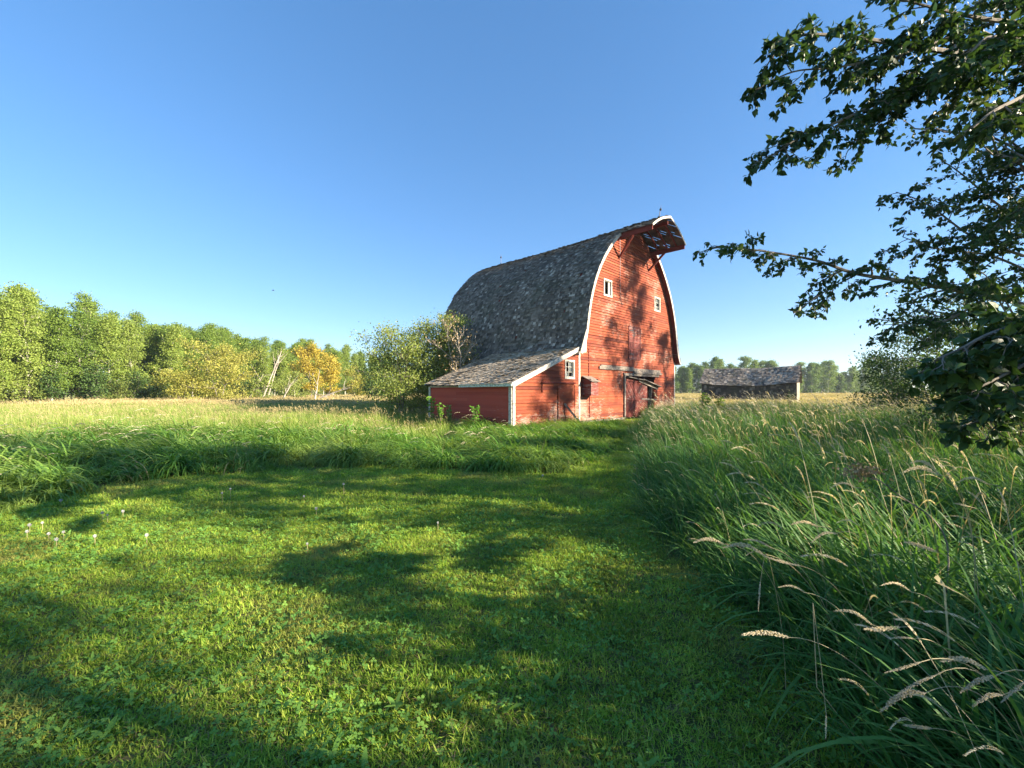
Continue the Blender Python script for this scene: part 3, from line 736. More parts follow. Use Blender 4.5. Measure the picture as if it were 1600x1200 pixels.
def u(rng, a, b, n): return rng.uniform(a, b, n)
def lawn_patch(seed, size, n, h, w, clover, flat=1.0):
    rng = np.random.default_rng(seed); A = Acc(); B = Acc()
    base = np.stack([u(rng, -size, size, n), u(rng, -size, size, n), np.full(n, -.005)], -1)
    blades(A, base, u(rng, h * .5, h * 1.2, n), u(rng, w * .7, w * 1.3, n), u(rng, 0, 6.283, n), u(rng, .1, .8, n), u(rng, .2, 1.3, n) * flat, 3, rng)
    nd = n // 9; base = np.stack([u(rng, -size, size, nd), u(rng, -size, size, nd), u(rng, 0, h * .5, nd)], -1)   # cut dry bits lying about
    blades(A, base, u(rng, h * .4, h * 1.2, nd), np.full(nd, w * .7), u(rng, 0, 6.283, nd), u(rng, 1.2, 1.6, nd), u(rng, 0, .4, nd), 2, rng, r=u(rng, 1.3, 1.6, nd))
    for i in range(clover):                     # three round leaflets on a stalk
        c = np.array([rng.uniform(-size, size), rng.uniform(-size, size), rng.uniform(.02, .05)]); s = rng.uniform(.005, .010); a0 = rng.uniform(0, 6.28); r = rng.random()
        til = rng.normal(0, .35, 2)
        for j in range(3):
            a = a0 + j * 2.094; d = np.array([math.cos(a), math.sin(a), 0]); q = np.array([-d[1], d[0], 0])
            V = np.array([c, c + d * s * .7 + q * s * .62, c + d * s * 1.5 + q * s * .45, c + d * s * 1.5 - q * s * .45, c + d * s * .7 - q * s * .62]); V[:, 2] += (V[:, 0] - c[0]) * til[0] + (V[:, 1] - c[1]) * til[1]
            B.add(V, [[0, 1, 2, 3, 4]], r)
    for i in range(clover // 20):               # broad weed leaves lying flat
        c = np.array([rng.uniform(-size, size), rng.uniform(-size, size), .01]); m = rng.integers(3, 6); a0 = rng.uniform(0, 6.28)
        n2 = m; blades(B, np.repeat(c[None], n2, 0), u(rng, .03, .07, n2), u(rng, .010, .020, n2), a0 + np.arange(n2) * 6.28 / n2, u(rng, .7, 1.1, n2), u(rng, .3, .6, n2), 4, rng, wprof=np.array([.2, .8, 1, .7, .05]), roll=.2)
    parts = [(A, M['lawn'])]
    if clover: parts.append((B, M['clover']))
    return proto('lawn_patch', parts)
def tall_clump(seed, n, L, W, spread, lean, curve, mat, plume=0, pl=(.10, .16), pw=.006, pm=10, segs=6, azs=1.2, broad=0):
    rng = np.random.default_rng(seed); A = Acc(); B = Acc(); C = Acc()
    base = np.stack([rng.normal(0, spread, n), rng.normal(0, spread, n), np.zeros(n)], -1)
    az = np.pi + rng.normal(0, azs, n)
    blades(A, base, u(rng, L * .5, L * 1.15, n), u(rng, W * .6, W * 1.3, n), az, np.abs(rng.normal(lean, .18, n)), np.abs(rng.normal(curve, .45, n)), segs, rng)
    if plume:
        m = plume; base = np.stack([rng.normal(0, spread, m), rng.normal(0, spread, m), np.zeros(m)], -1)
        Ls = u(rng, L * .95, L * 1.35, m)
        P, T = blades(C, base, Ls, np.full(m, max(.0035, W * .25)), np.pi + rng.normal(0, .5, m), np.abs(rng.normal(lean * .6, .12, m)), np.abs(rng.normal(curve * .45, .2, m)), segs, rng, wprof=np.ones(segs + 1))
        plumes(B, P[:, -1], T, u(rng, *pl, m), np.full(m, pw), pm, rng)
    parts = [(A, mat)]
    if plume: parts += [(C, M['straw']), (B, M['plume_field'] if mat is M['field'] else M['plume'])]
    return proto('grass_clump', parts)

def scatter(name, protos, P, yaw, scl, label, cat, tilt=None, seed=0):
    n = len(P); rng = np.random.default_rng(seed)
    pc = bpy.data.collections.new(name + '_kinds')
    for p in protos: pc.objects.link(p)
    me = bpy.data.meshes.new(name); me.vertices.add(n); me.vertices.foreach_set('co', np.asarray(P, float).ravel())
    rot = np.zeros((n, 3)); rot[:, 2] = yaw
    if tilt is not None: rot[:, :2] = tilt
    for nm, ty, a in (('rot', 'FLOAT_VECTOR', rot), ('scl', 'FLOAT', scl), ('idx', 'INT', rng.integers(0, len(protos), n))):
        at = me.attributes.new(nm, ty, 'POINT'); at.data.foreach_set('vector' if ty == 'FLOAT_VECTOR' else 'value', np.asarray(a).ravel().astype(np.int32 if ty == 'INT' else float))
    me.update()
    o = bpy.data.objects.new(name, me); COL.objects.link(o)
    g = bpy.data.node_groups.new(name, 'GeometryNodeTree')
    g.interface.new_socket('Geometry', in_out='INPUT', socket_type='NodeSocketGeometry'); g.interface.new_socket('Geometry', in_out='OUTPUT', socket_type='NodeSocketGeometry')
    gi = g.nodes.new('NodeGroupInput'); go = g.nodes.new('NodeGroupOutput'); ip = g.nodes.new('GeometryNodeInstanceOnPoints')
    ci = g.nodes.new('GeometryNodeCollectionInfo'); ci.inputs[0].default_value = pc; ci.inputs[1].default_value = True; ci.inputs[2].default_value = True
    def na(nm, ty):
        q = g.nodes.new('GeometryNodeInputNamedAttribute'); q.data_type = ty; q.inputs[0].default_value = nm; return q.outputs[0]
    l = g.links.new; e2r = g.nodes.new('FunctionNodeEulerToRotation')
    l(gi.outputs[0], ip.inputs['Points']); l(ci.outputs[0], ip.inputs['Instance']); ip.inputs['Pick Instance'].default_value = True
    l(na('idx', 'INT'), ip.inputs['Instance Index']); l(na('rot', 'FLOAT_VECTOR'), e2r.inputs[0]); l(e2r.outputs[0], ip.inputs['Rotation']); l(na('scl', 'FLOAT'), ip.inputs['Scale'])
    l(ip.outputs[0], go.inputs[0]); md = o.modifiers.new('scatter', 'NODES'); md.node_group = g
    tag(o, label=label, cat=cat, kind='stuff'); return o

LB = [(-14, 4.3), (-6.35, 5.0), (-6.5, 5.9), (-6.7, 6.9), (-6.4, 7.5), (-5.6, 7.9), (-4.1, 8.35), (-2.7, 8.85), (-1.25, 8.2), (0, 7.8), (.85, 7.7), (1.73, 8.8), (2.7, 11.1), (4.1, 15), (4.9, 17.6), (5.6, 20), (6.4, 23)]
RB = [(7.6, 24.2), (6.9, 21.6), (5.9, 19.2), (3.9, 13.6), (2.6, 8.8), (1.75, 5.6), (1.5, 3.9), (1.62, 3.0), (1.55, 2.4), (1.42, 1.8), (1.3, 1.0), (1.2, -4)]
LAWN = LB + RB + [(-14, -4)]
BARN_FOOT = [tuple(bw(-CS, 0, 0)[:2]), tuple(bw(5.6, 0, 0)[:2]), tuple(bw(5.6, 11.2, 0)[:2]), tuple(bw(-5.6, 11.2, 0)[:2]), tuple(bw(-5.6, 5.65, 0)[:2]), tuple(bw(-CS, 5.65, 0)[:2])]

def pts(x0, x1, y0, y1, dens, seed, dens_fn=None):
    rng = np.random.default_rng(seed); n = int((x1 - x0) * (y1 - y0) * dens); x = rng.uniform(x0, x1, n); y = rng.uniform(y0, y1, n)
    k = (np.abs(x) < 1.30 * y + 2.2) & ~inside(BARN_FOOT, x, y)
    if dens_fn is not None: k &= rng.random(n) < dens_fn(x, y)
    return x[k], y[k], rng

# bare / thin spots in the lawn
BARE = [(-1.85, 8.55, .55, .22), (-.6, 8.2, .7, .18), (1.0, 7.0, .6, .2), (-2.55, 3.3, .16, .11), (-2.3, 3.05, .2, .08), (-1.7, 3.0, .18, .12), (1.1, 3.2, .3, .5), (1.25, 2.2, .25, .5), (.4, 5.2, .5, .15), (5.2, 18.6, .6, .8)]
def bare(x, y):
    v = np.ones(np.shape(x))
    for cx, cy, rx, ry in BARE: v = np.minimum(v, np.clip(((x - cx) / rx) ** 2 + ((y - cy) / ry) ** 2, .6, 1))
    return v
def grid_pts(x0, x1, y0, y1, st, seed):
    rng = np.random.default_rng(seed); X, Y = np.meshgrid(np.arange(x0, x1, st), np.arange(y0, y1, st)); x = (X + rng.uniform(-.5, .5, X.shape) * st).ravel(); y = (Y + rng.uniform(-.5, .5, X.shape) * st).ravel()
    k = np.abs(x) < 1.30 * y + 1.2; return x[k], y[k], rng
def lawn():
    near = [lawn_patch(s, .13, 300, .034, .0046, 14 + 8 * (s % 3)) for s in range(6)] + [lawn_patch(20 + s, .13, 340, .042, .0038, 2) for s in range(6)]
    x, y, rng = grid_pts(-9, 2.2, 1.0, 5.6, .135, 1); k = inside(LAWN, x, y) & (rng.random(len(x)) < bare(x, y)); x = x[k]; y = y[k]; n = len(x)
    scatter('lawn_grass', near, np.stack([x, y, ground_z(x, y)], -1), rng.uniform(0, 6.28, n), rng.uniform(.95, 1.25, n) * (0.92 + .25 * vnoise(x * 1.3, y * 1.3, 8)), 'short mown lawn grass and clover in the foreground', 'grass', rng.normal(0, .08, (n, 2)))
    far = [lawn_patch(40 + s, .2, 260, .065, .0065, 16) for s in range(5)]
    x, y, rng = grid_pts(-12, 8, 5.4, 25, .2, 2); k = inside(LAWN, x, y) & (rng.random(len(x)) < bare(x, y)); x = x[k]; y = y[k]; n = len(x)
    scatter('path_grass', far, np.stack([x, y, ground_z(x, y)], -1), rng.uniform(0, 6.28, n), rng.uniform(.8, 1.35, n), 'short mown grass further off and along the path to the barn', 'grass', rng.normal(0, .08, (n, 2)))
lawn()

def dist_to_lawn(x, y):
    P = np.array(LB + RB); d = np.full(np.shape(x), 99.0)
    for a, b in zip(P[:-1], P[1:]):
        ab = b - a; t = np.clip(((x - a[0]) * ab[0] + (y - a[1]) * ab[1]) / (ab @ ab), 0, 1); d = np.minimum(d, np.hypot(x - a[0] - t * ab[0], y - a[1] - t * ab[1]))
    return d
def right_of_path(x, y):
    P = RB[::-1]; return x > np.interp(y, [p[1] for p in P], [p[0] for p in P])

def tall_grass():
    # right of the path, close: lush leaning grass with seed heads
    near = [tall_clump(100 + s, 46, .80, .013, .11, .38, 1.15, M['tall'], plume=(s % 3 == 0) * 2, pm=22, pw=.004, segs=8) for s in range(6)] + [tall_clump(110 + s, 26, .55, .014, .09, .5, 1.3, M['tall'], segs=7) for s in range(3)]
    x, y, rng = pts(1.1, 12, .7, 7.5, 26, 3); k = right_of_path(x, y) & ~((x < 1.55) & (y < 1.25)); x = x[k]; y = y[k]; n = len(x); d = dist_to_lawn(x, y)
    scatter('tall_grass', near, np.stack([x, y, ground_z(x, y)], -1), rng.normal(.15, .55, n), (0.55 + .5 * np.clip(d / .7, 0, 1)) * rng.uniform(.8, 1.2, n) * (.8 + .4 * vnoise(x, y, 12)), 'tall dark green leaning grass at the right of the mown path', 'grass')
    mid = [tall_clump(130 + s, 48, .95, .014, .18, .30, 1.0, M['tall'], plume=1 + s % 3, pm=7, pw=.006, segs=5) for s in range(6)]
    x, y, rng = pts(2, 34, 7.2, 30, 9, 4); k = right_of_path(x, y); x = x[k]; y = y[k]; n = len(x); d = dist_to_lawn(x, y)
    scatter('seeding_grass', mid, np.stack([x, y, ground_z(x, y)], -1), rng.normal(.15, .6, n), (.5 + .5 * np.clip(d / 1.2, 0, 1)) * rng.uniform(.8, 1.2, n) * (.78 + .4 * vnoise(x * .6, y * .6, 13)), 'tall grass with pale seed heads between the path and the old shed', 'grass')
    # left bank: bent lush grass
    bank = [tall_clump(150 + s, 70, [.62, .5, .7, .56, .66, .45][s], .017, .09, .42, 2.1, M['bank'], segs=7, azs=.9, plume=(s == 2) * 1, pm=8, pw=.006) for s in range(6)]
    def fn(x, y): return np.where(y < 13.5 + 2 * vnoise(x * .4, 0 * x, 3) + np.where(x > -2, 4.5, 0), 1, 0.0)
    x, y, rng = pts(-15, 6.5, 3.8, 20.5, 10.5, 5, fn); k = ~inside(LAWN, x, y) & ~right_of_path(x, y); x = x[k]; y = y[k]; n = len(x); d = dist_to_lawn(x, y)
    scatter('bent_grass', bank, np.stack([x, y, ground_z(x, y)], -1), rng.normal(1.0, .5, n) + 1.6 * (vnoise(x * .7, y * .7, 25) - .5), (.6 + .4 * np.clip(d / .9, 0, 1)) * rng.uniform(.75, 1.25, n) * (.62 + .95 * vnoise(x * .9, y * .9, 15)) * np.where(x < -4.5, 1.2, 1.08), 'lush bent green grass banked beyond the lawn and before the lean-to', 'grass')
    # left field, yellow
    fld = [tall_clump(170 + s, 60, .85, .017, .28, .22, .85, M['field'], plume=2 + s % 3, pm=4, pw=.011, pl=(.12, .2), segs=4) for s in range(6)]
    def fn2(x, y): return np.clip((y - 9.5 - 1.5 * vnoise(x * .5, 0 * x, 6)) / 5, 0, 1) * np.where(x > -2.5, np.clip((y - 17) / 4, 0, 1), 1)
    x, y, rng = pts(-46, 3, 9.5, 40, 5.0, 6, fn2); k = ~inside(LAWN, x, y) & (x < -.75 * 0 + 3); x = x[k]; y = y[k]; n = len(x)
    hh = np.interp(y, [9, 14, 20, 40], [.42, .54, .68, .76])
    scatter('meadow_grass', fld, np.stack([x, y, ground_z(x, y)], -1), rng.normal(.3, .9, n), (.7 + .5 * vnoise(x * .5, y * .5, 16)) * hh * rng.uniform(.8, 1.15, n), 'sunlit yellow green meadow grass with tan seed heads at the left', 'grass')
    # far fields
    def far_patch(s):
        rng = np.random.default_rng(s); A = Acc(); B = Acc(); n = 170; base = np.stack([u(rng, -1.3, 1.3, n), u(rng, -1.3, 1.3, n), np.zeros(n)], -1)
        P, T = blades(A, base, u(rng, .4, .75, n), u(rng, .03, .06, n), u(rng, 0, 6.28, n), u(rng, .05, .3, n), u(rng, .2, .9, n), 3, rng)
        base = np.stack([u(rng, -1.3, 1.3, 60), u(rng, -1.3, 1.3, 60), np.full(60, .5)], -1); plumes(B, base, np.tile([[-.4, 0, .9]], (60, 1)), u(rng, .15, .3, 60), np.full(60, .025), 3, rng)
        return proto('meadow_patch', [(A, M['field']), (B, M['plume_field'])])
    fp = [far_patch(200 + s) for s in range(5)]
    x, y, rng = pts(-60, 120, 34, 150, .36, 7, lambda x, y: np.clip(70 / y, .2, 1)); k = (np.abs(x) < 1.28 * y) & ~((x > 24) & (x < 31) & (np.abs(y - (50 - (x - 23) * .75)) < 2.5)) & ~((x < -41) ) & ((x < 3) | (y > 29)); x = x[k]; y = y[k]; n = len(x)
    scatter('far_meadow', fp, np.stack([x, y, ground_z(x, y)], -1), rng.uniform(0, 6.28, n), rng.uniform(.8, 1.15, n), 'distant yellow meadow reaching to the woods', 'grass')
tall_grass()

# ------------------------------------------------------------------ trees
def leaf_cards(A, C, rng, size, up=.4, r=None):
    n = len(C); d = rng.normal(0, 1, (n, 3)); d[:, 2] -= .5; d /= np.linalg.norm(d, axis=1)[:, None]
    nn = rng.normal(0, 1, (n, 3)); nn[:, 2] += up; q = np.cross(d, nn); q /= np.linalg.norm(q, axis=1)[:, None] + 1e-9
    s = size * rng.uniform(.65, 1.3, n)[:, None]; nn2 = np.cross(q, d)
    V = np.stack([C, C + d * s * .45 + q * s * .36 + nn2 * s * .06, C + d * s, C + d * s * .45 - q * s * .36 + nn2 * s * .06], 1)
    i = np.arange(n)[:, None] * 4
    A.add(V.reshape(-1, 3), i + np.arange(4)[None], np.repeat(rng.random(n) if r is None else r, 4))

def gen_tree(seed, H, cb, Rr, nleaf, ls, trunk_r, shape='oval', limbs=24, up=(.35, .9), cl=.34, lean=(0, 0), stems=1, crook=.12):
    rng = np.random.default_rng(seed); T = Acc(); Lf = Acc(); C = []
    for st in range(stems):
        a = rng.uniform(0, 6.28); off = np.array([math.cos(a), math.sin(a), 0]) * (0 if stems == 1 else rng.uniform(.1, .35) * Rr)
        Hs = H * (1 if st == 0 else rng.uniform(.75, .98)); k = 9; zz = np.linspace(0, 1, k)
        tr = np.stack([off[0] * zz * 1.6 + lean[0] * zz ** 1.5 + np.cumsum(rng.normal(0, crook, k)) * zz, off[1] * zz * 1.6 + lean[1] * zz ** 1.5 + np.cumsum(rng.normal(0, crook, k)) * zz, zz * Hs], -1)
        tr[0, 2] = -.1; T.tube(tr, np.interp(zz, [0, .06, 1], [trunk_r * 1.35, trunk_r, trunk_r * .12]) / (1 if stems == 1 else 1.5), 8, rng.random())
        nl = max(5, limbs // stems)
        for i in range(nl):
            f = (i + rng.uniform(0, 1)) / nl; z = cb + (Hs - cb) * f ** .9; c = np.array([np.interp(z, tr[:, 2], tr[:, j]) for j in range(3)])
            if shape == 'oval': w = math.sqrt(max(0.02, 1 - (2 * f - .85) ** 2 * .8)) if f < .95 else .3
            elif shape == 'cone': w = 1.0 - .8 * f
            else: w = math.sqrt(max(.02, 1 - (f * 1.0) ** 2)) * (.75 + .25 * f)
            w *= rng.uniform(.55, 1.18); az = i * 2.4 + rng.uniform(-.5, .5); el = rng.uniform(*up) + .5 * f
            Ln = Rr * w; m = 5; tt = np.linspace(0, 1, m)
            d = np.array([math.cos(az) * math.cos(el), math.sin(az) * math.cos(el), math.sin(el)])
            P = c + d * (Ln * tt)[:, None] + np.stack([rng.normal(0, .06, m), rng.normal(0, .06, m), -.14 * Ln * tt ** 2], -1) * tt[:, None]
            T.tube(P, np.interp(tt, [0, 1], [trunk_r * .32 * (1.1 - .6 * f), .008]), 5, rng.random(), cap=False)
            nsub = int(3 + Ln * 2.2)
            for j in range(nsub):
                g = rng.uniform(.28, 1); p = np.array([np.interp(g, tt, P[:, q]) for q in range(3)])
                d2 = d + rng.normal(0, .65, 3); d2[2] += .15; d2 /= np.linalg.norm(d2); l2 = Ln * rng.uniform(.18, .42) * (1.25 - g * .5); e = p + d2 * l2
                T.tube([p, (p + e) / 2 + rng.normal(0, .04, 3), e], [.016, .01, .004], 3, rng.random(), cap=False)
                C.append(e); C.append((p + e) / 2)
            C.append(P[-1])
    C = np.array(C); per = max(1, nleaf // len(C)); w = rng.uniform(.3, 1.7, len(C)); cnt = np.maximum(1, (w * per).astype(int))
    Q = np.repeat(C, cnt, 0); rr = np.repeat(rng.uniform(-.18, .18, len(C)), cnt)
    Q = Q + rng.normal(0, 1, Q.shape) * [cl, cl, cl * .62]; Q = Q[Q[:, 2] > .15]; rr = rr[:len(Q)]
    leaf_cards(Lf, Q, rng, ls, r=np.clip(rng.random(len(Q)) * .7 + .15 + rr, 0, 1))
    return T, Lf
def tree_proto(name, T, Lf, bark, leaf, **k):
    o = empty(name, **k); T.build('trunk', bark, o, smooth=True); Lf.build('crown', leaf, o); return o

def woods():
    rng = np.random.default_rng(77)
    P = []
    for s in range(6):
        T, Lf = gen_tree(300 + s, [10.2, 9.5, 10.5, 9.2, 10.8, 9.9][s], .5 + (s % 3) * .5, 1.85 + .25 * (s % 2), 11000, .155, .085, 'cone' if s % 2 else 'oval', 34 + 4 * (s % 3), cl=.33)
        P.append(tree_proto('aspen_tree', T, Lf, M['bark_white'], M['aspen']))
    PF = []
    for s in range(6):
        T, Lf = gen_tree(320 + s, [9.6, 8.6, 10.6, 9.0, 11.2, 7.8][s], .4, 2.3 + .3 * (s % 3), 4800, .32, .11, 'cone' if s % 2 else 'oval', 28, cl=.42)
        PF.append(tree_proto('far_aspen_tree', T, Lf, M['bark_white'], M['aspen_far']))
    used = set(); cnt = 0
    def put(lst, x, y, sc, label, group, cat='tree'):
        nonlocal cnt
        i = int(rng.integers(0, len(lst))); src = lst[i]
        if id(src) in used: o = copy_tree(src)
        else: used.add(id(src)); o = src
        o.location = (x, y, 0); o.rotation_euler = (rng.normal(0, .02), rng.normal(0, .02), rng.uniform(0, 6.28)); o.scale = (sc * rng.uniform(.9, 1.15),) * 2 + (sc * rng.uniform(.93, 1.07),)
        tag(o, label=label, cat=cat, group=group); return o
    # left wood edge, three rows
    edge = np.array([(-43, 24), (-44, 36), (-42, 50), (-40.5, 65), (-38.5, 82), (-36, 98), (-30, 112)])
    d = np.r_[0, np.cumsum(np.hypot(*np.diff(edge, axis=0).T))]
    def ep(s): return np.array([np.interp(s, d, edge[:, 0]), np.interp(s, d, edge[:, 1])])
    s = 0; nf = 0; U_ = 'first second third fourth fifth sixth seventh eighth ninth'.split(); ORD = U_ + 'tenth eleventh twelfth thirteenth fourteenth fifteenth sixteenth seventeenth eighteenth nineteenth'.split() + [w for t, z in (('twenty', 'twentieth'), ('thirty', 'thirtieth'), ('forty', 'fortieth'), ('fifty', 'fiftieth')) for w in [z] + [t + '-' + q for q in U_]]
    where = ['at its left end', 'near its left end', 'left of the yellow bush', 'behind the yellow bush', 'behind the leaning dead trunks', 'behind the orange tree', 'at its far corner']
    while s < d[-1]:
        p = ep(s); reg = where[min(6, int(s / d[-1] * 7))]
        put(P, p[0] + rng.uniform(-1, 1), p[1], rng.uniform(.84, 1.0), ORD[nf] + ' aspen from the left end in the left wood\'s front row', 'aspens in the front row of the left wood')
        for row, off in ((1, 3.2), (2, 6.4), (3, 10.5))[:3 if s < 50 else 2]:
            if row == 1: nf += 1
            put(P, p[0] - off + rng.uniform(-1, 1), p[1] + rng.uniform(-1, 1) + 1.2 * row, rng.uniform(.9, 1.06), 'taller aspen further inside the left wood, ' + reg, 'aspens deeper in the left wood')
        s += rng.uniform(1.7, 2.8) if s < 45 else rng.uniform(2.4, 3.6)
    # far wood across the back
    edge2 = np.array([(-30, 114), (-14, 124), (8, 130), (40, 132), (75, 136), (112, 146), (150, 160)]); d2 = np.r_[0, np.cumsum(np.hypot(*np.diff(edge2, axis=0).T))]
    s = 0
    while s < d2[-1]:
        x = np.interp(s, d2, edge2[:, 0]); y = np.interp(s, d2, edge2[:, 1]); sx = 800 + F * x / y
        hid = 690 < sx < 1035; lab = 'left of the barn' if sx < 700 else ('right of the barn, behind the old shed' if sx < 1255 else 'right of the old shed')
        for row in range(1 if hid else 3):
            sc = rng.uniform(.84, 1.1) * (1.0 if sx < 1260 else 1.0 - .12 * min(1, (sx - 1260) / 120))
            put(PF, x + rng.uniform(-1, 1) + (row - 1) * .6, y + row * 4.5 + rng.uniform(-1, 1), sc, ('front' if row == 0 else 'inner') + ' green tree of the far wood ' + lab, 'trees of the far wood')
        s += rng.uniform(3.6, 5.2) * (1.6 if hid else 1)
    # undergrowth along the left wood
    T, Lf = gen_tree(350, 3.2, .2, 1.8, 2200, .18, .04, 'dome', 18, cl=.34, stems=3); ug = [tree_proto('undergrowth_shrub', T, Lf, M['bark_grey'], M['shrub'])]
    T, Lf = gen_tree(351, 2.6, .2, 1.7, 1700, .17, .04, 'dome', 12, cl=.3, stems=3); ug.append(tree_proto('undergrowth_shrub', T, Lf, M['bark_grey'], M['lime']))
    for s in list(np.arange(2, d[-1], 2.2)) + list(np.arange(1, 45, 2.6)):
        p = ep(s); put(ug, p[0] - rng.uniform(-1.4, 4 if s % 1 < .5 else 11), p[1] + rng.uniform(-1.5, 1.5), rng.uniform(.7, 1.2), 'low shrub at the foot of the left wood, ' + where[min(6, int(s / d[-1] * 7))], 'shrubs at the foot of the left wood', 'shrub')
woods()

def single_tree(name, loc, label, cat, bark, leaf, seed, H, cb, Rr, nleaf, ls, tr, **k):
    T, Lf = gen_tree(seed, H, cb, Rr, nleaf, ls, tr, **k); return tree_proto(name, T, Lf, M[bark], M[leaf], loc=(*loc, 0), label=label, cat=cat)
def by(x, Y): return ((x - 800) / F * Y, Y)
single_tree('yellow_bush', by(342, 44), 'broad bush turning pale yellow in front of the left wood', 'bush', 'bark_grey', 'yellow', 401, 6.0, .3, 4.0, 12000, .16, .07, shape='dome', up=(-.15, .45), limbs=40, stems=4, cl=.36)
single_tree('orange_tree', by(487, 62), 'larger bright orange autumn tree before the left wood', 'tree', 'bark_grey', 'orange', 402, 7.2, .8, 3.1, 6500, .22, .08, shape='oval', limbs=24, cl=.34)
single_tree('orange_tree', by(515, 66), 'smaller orange autumn tree on the right of the larger one', 'tree', 'bark_grey', 'orange', 403, 6.2, .8, 2.5, 4200, .22, .08, shape='oval', limbs=20, cl=.34)
single_tree('green_shrub', by(455, 56), 'green shrub on the left of the orange trees', 'shrub', 'bark_grey', 'lime', 404, 3.6, .3, 2.4, 2600, .19, .05, shape='dome', up=(-.15, .45), limbs=18, stems=3)
single_tree('green_shrub', by(550, 70), 'yellow green shrub on the right of the orange trees', 'shrub', 'bark_grey', 'yellow', 405, 5.2, .4, 2.3, 2600, .22, .05, shape='dome', up=(-.15, .45), limbs=18, stems=3)
single_tree('yellow_bush', by(283, 42), 'smaller pale yellow bush on the left of the broad one', 'bush', 'bark_grey', 'yellow', 415, 3.4, .2, 2.2, 5000, .15, .05, shape='dome', up=(-.15, .45), limbs=24, stems=3)
single_tree('yellow_bush', by(572, 72), 'low golden shrub at the wood edge just left of the pale willow', 'bush', 'bark_grey', 'yellow', 416, 4.2, .2, 2.6, 4200, .2, .05, shape='dome', up=(-.15, .45), limbs=24, stems=3)
single_tree('green_shrub', by(400, 50), 'green shrub at the foot of the leaning dead trunks', 'shrub', 'bark_grey', 'lime', 406, 3.4, .3, 2.2, 2400, .18, .05, shape='dome', up=(-.15, .45), limbs=18, stems=3)
single_tree('green_shrub', by(583, 58), 'dark shrub between the orange trees and the lean-to', 'shrub', 'bark_grey', 'shrub', 407, 4.6, .4, 2.6, 3200, .2, .05, shape='dome', up=(-.15, .45), limbs=20, stems=3)
single_tree('willow_bush', by(628, 23.8), 'large pale green bush growing behind the lean-to', 'bush', 'bark_grey', 'lime', 408, 4.9, .15, 2.3, 15000, .10, .05, shape='dome', up=(-.1, .5), limbs=64, stems=6, cl=.34)
single_tree('willow_bush', by(676, 24.6), 'middle yellow green bush between the pale one and the roof', 'bush', 'bark_grey', 'lime', 412, 5.5, .3, 2.0, 14000, .10, .05, shape='dome', up=(-.1, .5), limbs=60, stems=5, cl=.34)
single_tree('willow_bush', by(712, 24.4), 'taller yellow green bush pressed against the barn roof', 'bush', 'bark_grey', 'lime', 409, 5.8, .8, 1.4, 9000, .10, .05, shape='oval', limbs=40, stems=4, cl=.3)
def half_dead():
    T, Lf = gen_tree(410, 5.2, 1.6, 1.5, 1500, .10, .06, 'oval', 30, stems=3, cl=.2); tree_proto('half_dead_bush', T, Lf, M['bark_dead'], M['deadleaf'], loc=(*by(722, 23.4), 0), label='half dead bush with bare pale twigs above the lean-to roof', cat='bush')
half_dead()
def far_right():
    single_tree('dark_bush', by(1468, 17.5), 'dark leafy bush at the right, nearest to the foreground poplar', 'bush', 'bark_grey', 'shrub', 420, 5.0, .3, 3.0, 15000, .10, .08, shape='dome', up=(-.15, .45), limbs=40, stems=4, cl=.34)
    single_tree('dark_bush', by(1600, 8.6), 'spreading low bush at the right edge under the poplar boughs', 'bush', 'bark_grey', 'shrub', 422, 2.3, .1, 1.9, 12000, .07, .03, shape='dome', up=(-.15, .4), limbs=44, stems=5, cl=.26)
    single_tree('dark_bush', by(1400, 24), 'smaller bush behind the dark one, near the far field', 'bush', 'bark_grey', 'shrub', 421, 4.0, .3, 1.7, 6000, .12, .06, shape='dome', up=(-.15, .45), limbs=26, stems=3, cl=.3)
far_right()

# dead trunks leaning at the wood's edge
def dead():
    rng = np.random.default_rng(9)
    L_ = [((408, 612), (438, 552), 50, 'pale dead trunk leaning right beside the yellow bush'), ((385, 615), (412, 590), 50, 'short dead snag leaning low beside the yellow bush'), ((440, 615), (453, 600), 48, 'stub of a dead trunk in front of the green shrub'),
          ((430, 560), (441, 548), 54, 'tip of a dead tree among the wood\'s leaves'), ((478, 622), (545, 606), 48, 'fallen bleached trunk lying before the orange trees'), ((491, 622), (496, 596), 47, 'broken upright stub before the orange trees')]
    for a, b, Y, lab in L_:
        p = px(*a, Y); p[2] = max(0, min(p[2], .2)) if a[1] > 600 else p[2]; q = px(*b, Y); 
        if a[1] < 600: p = px(a[0] - 12, 622, Y)
        o = empty('dead_trunk', tuple(p), label=lab, cat='dead tree'); A = Acc(); v = q - p; m = 7; tt = np.linspace(0, 1, m)
        P = v * tt[:, None] + np.cumsum(rng.normal(0, .05, (m, 3)), 0) * tt[:, None]; A.tube(P, np.interp(tt, [0, 1], [.11, .03]), 7); A.build('trunk', M['bark_dead'], o)
        A = Acc()
        for k in range(7):
            g = rng.uniform(.3, .95); c = v * g; d = v / np.linalg.norm(v) + rng.normal(0, .6, 3); A.tube([c, c + d * .5 + rng.normal(0, .05, 3), c + d * rng.uniform(.8, 1.3)], [.03, .02, .006], 4)
        A.build('branch', M['bark_dead'], o)
dead()

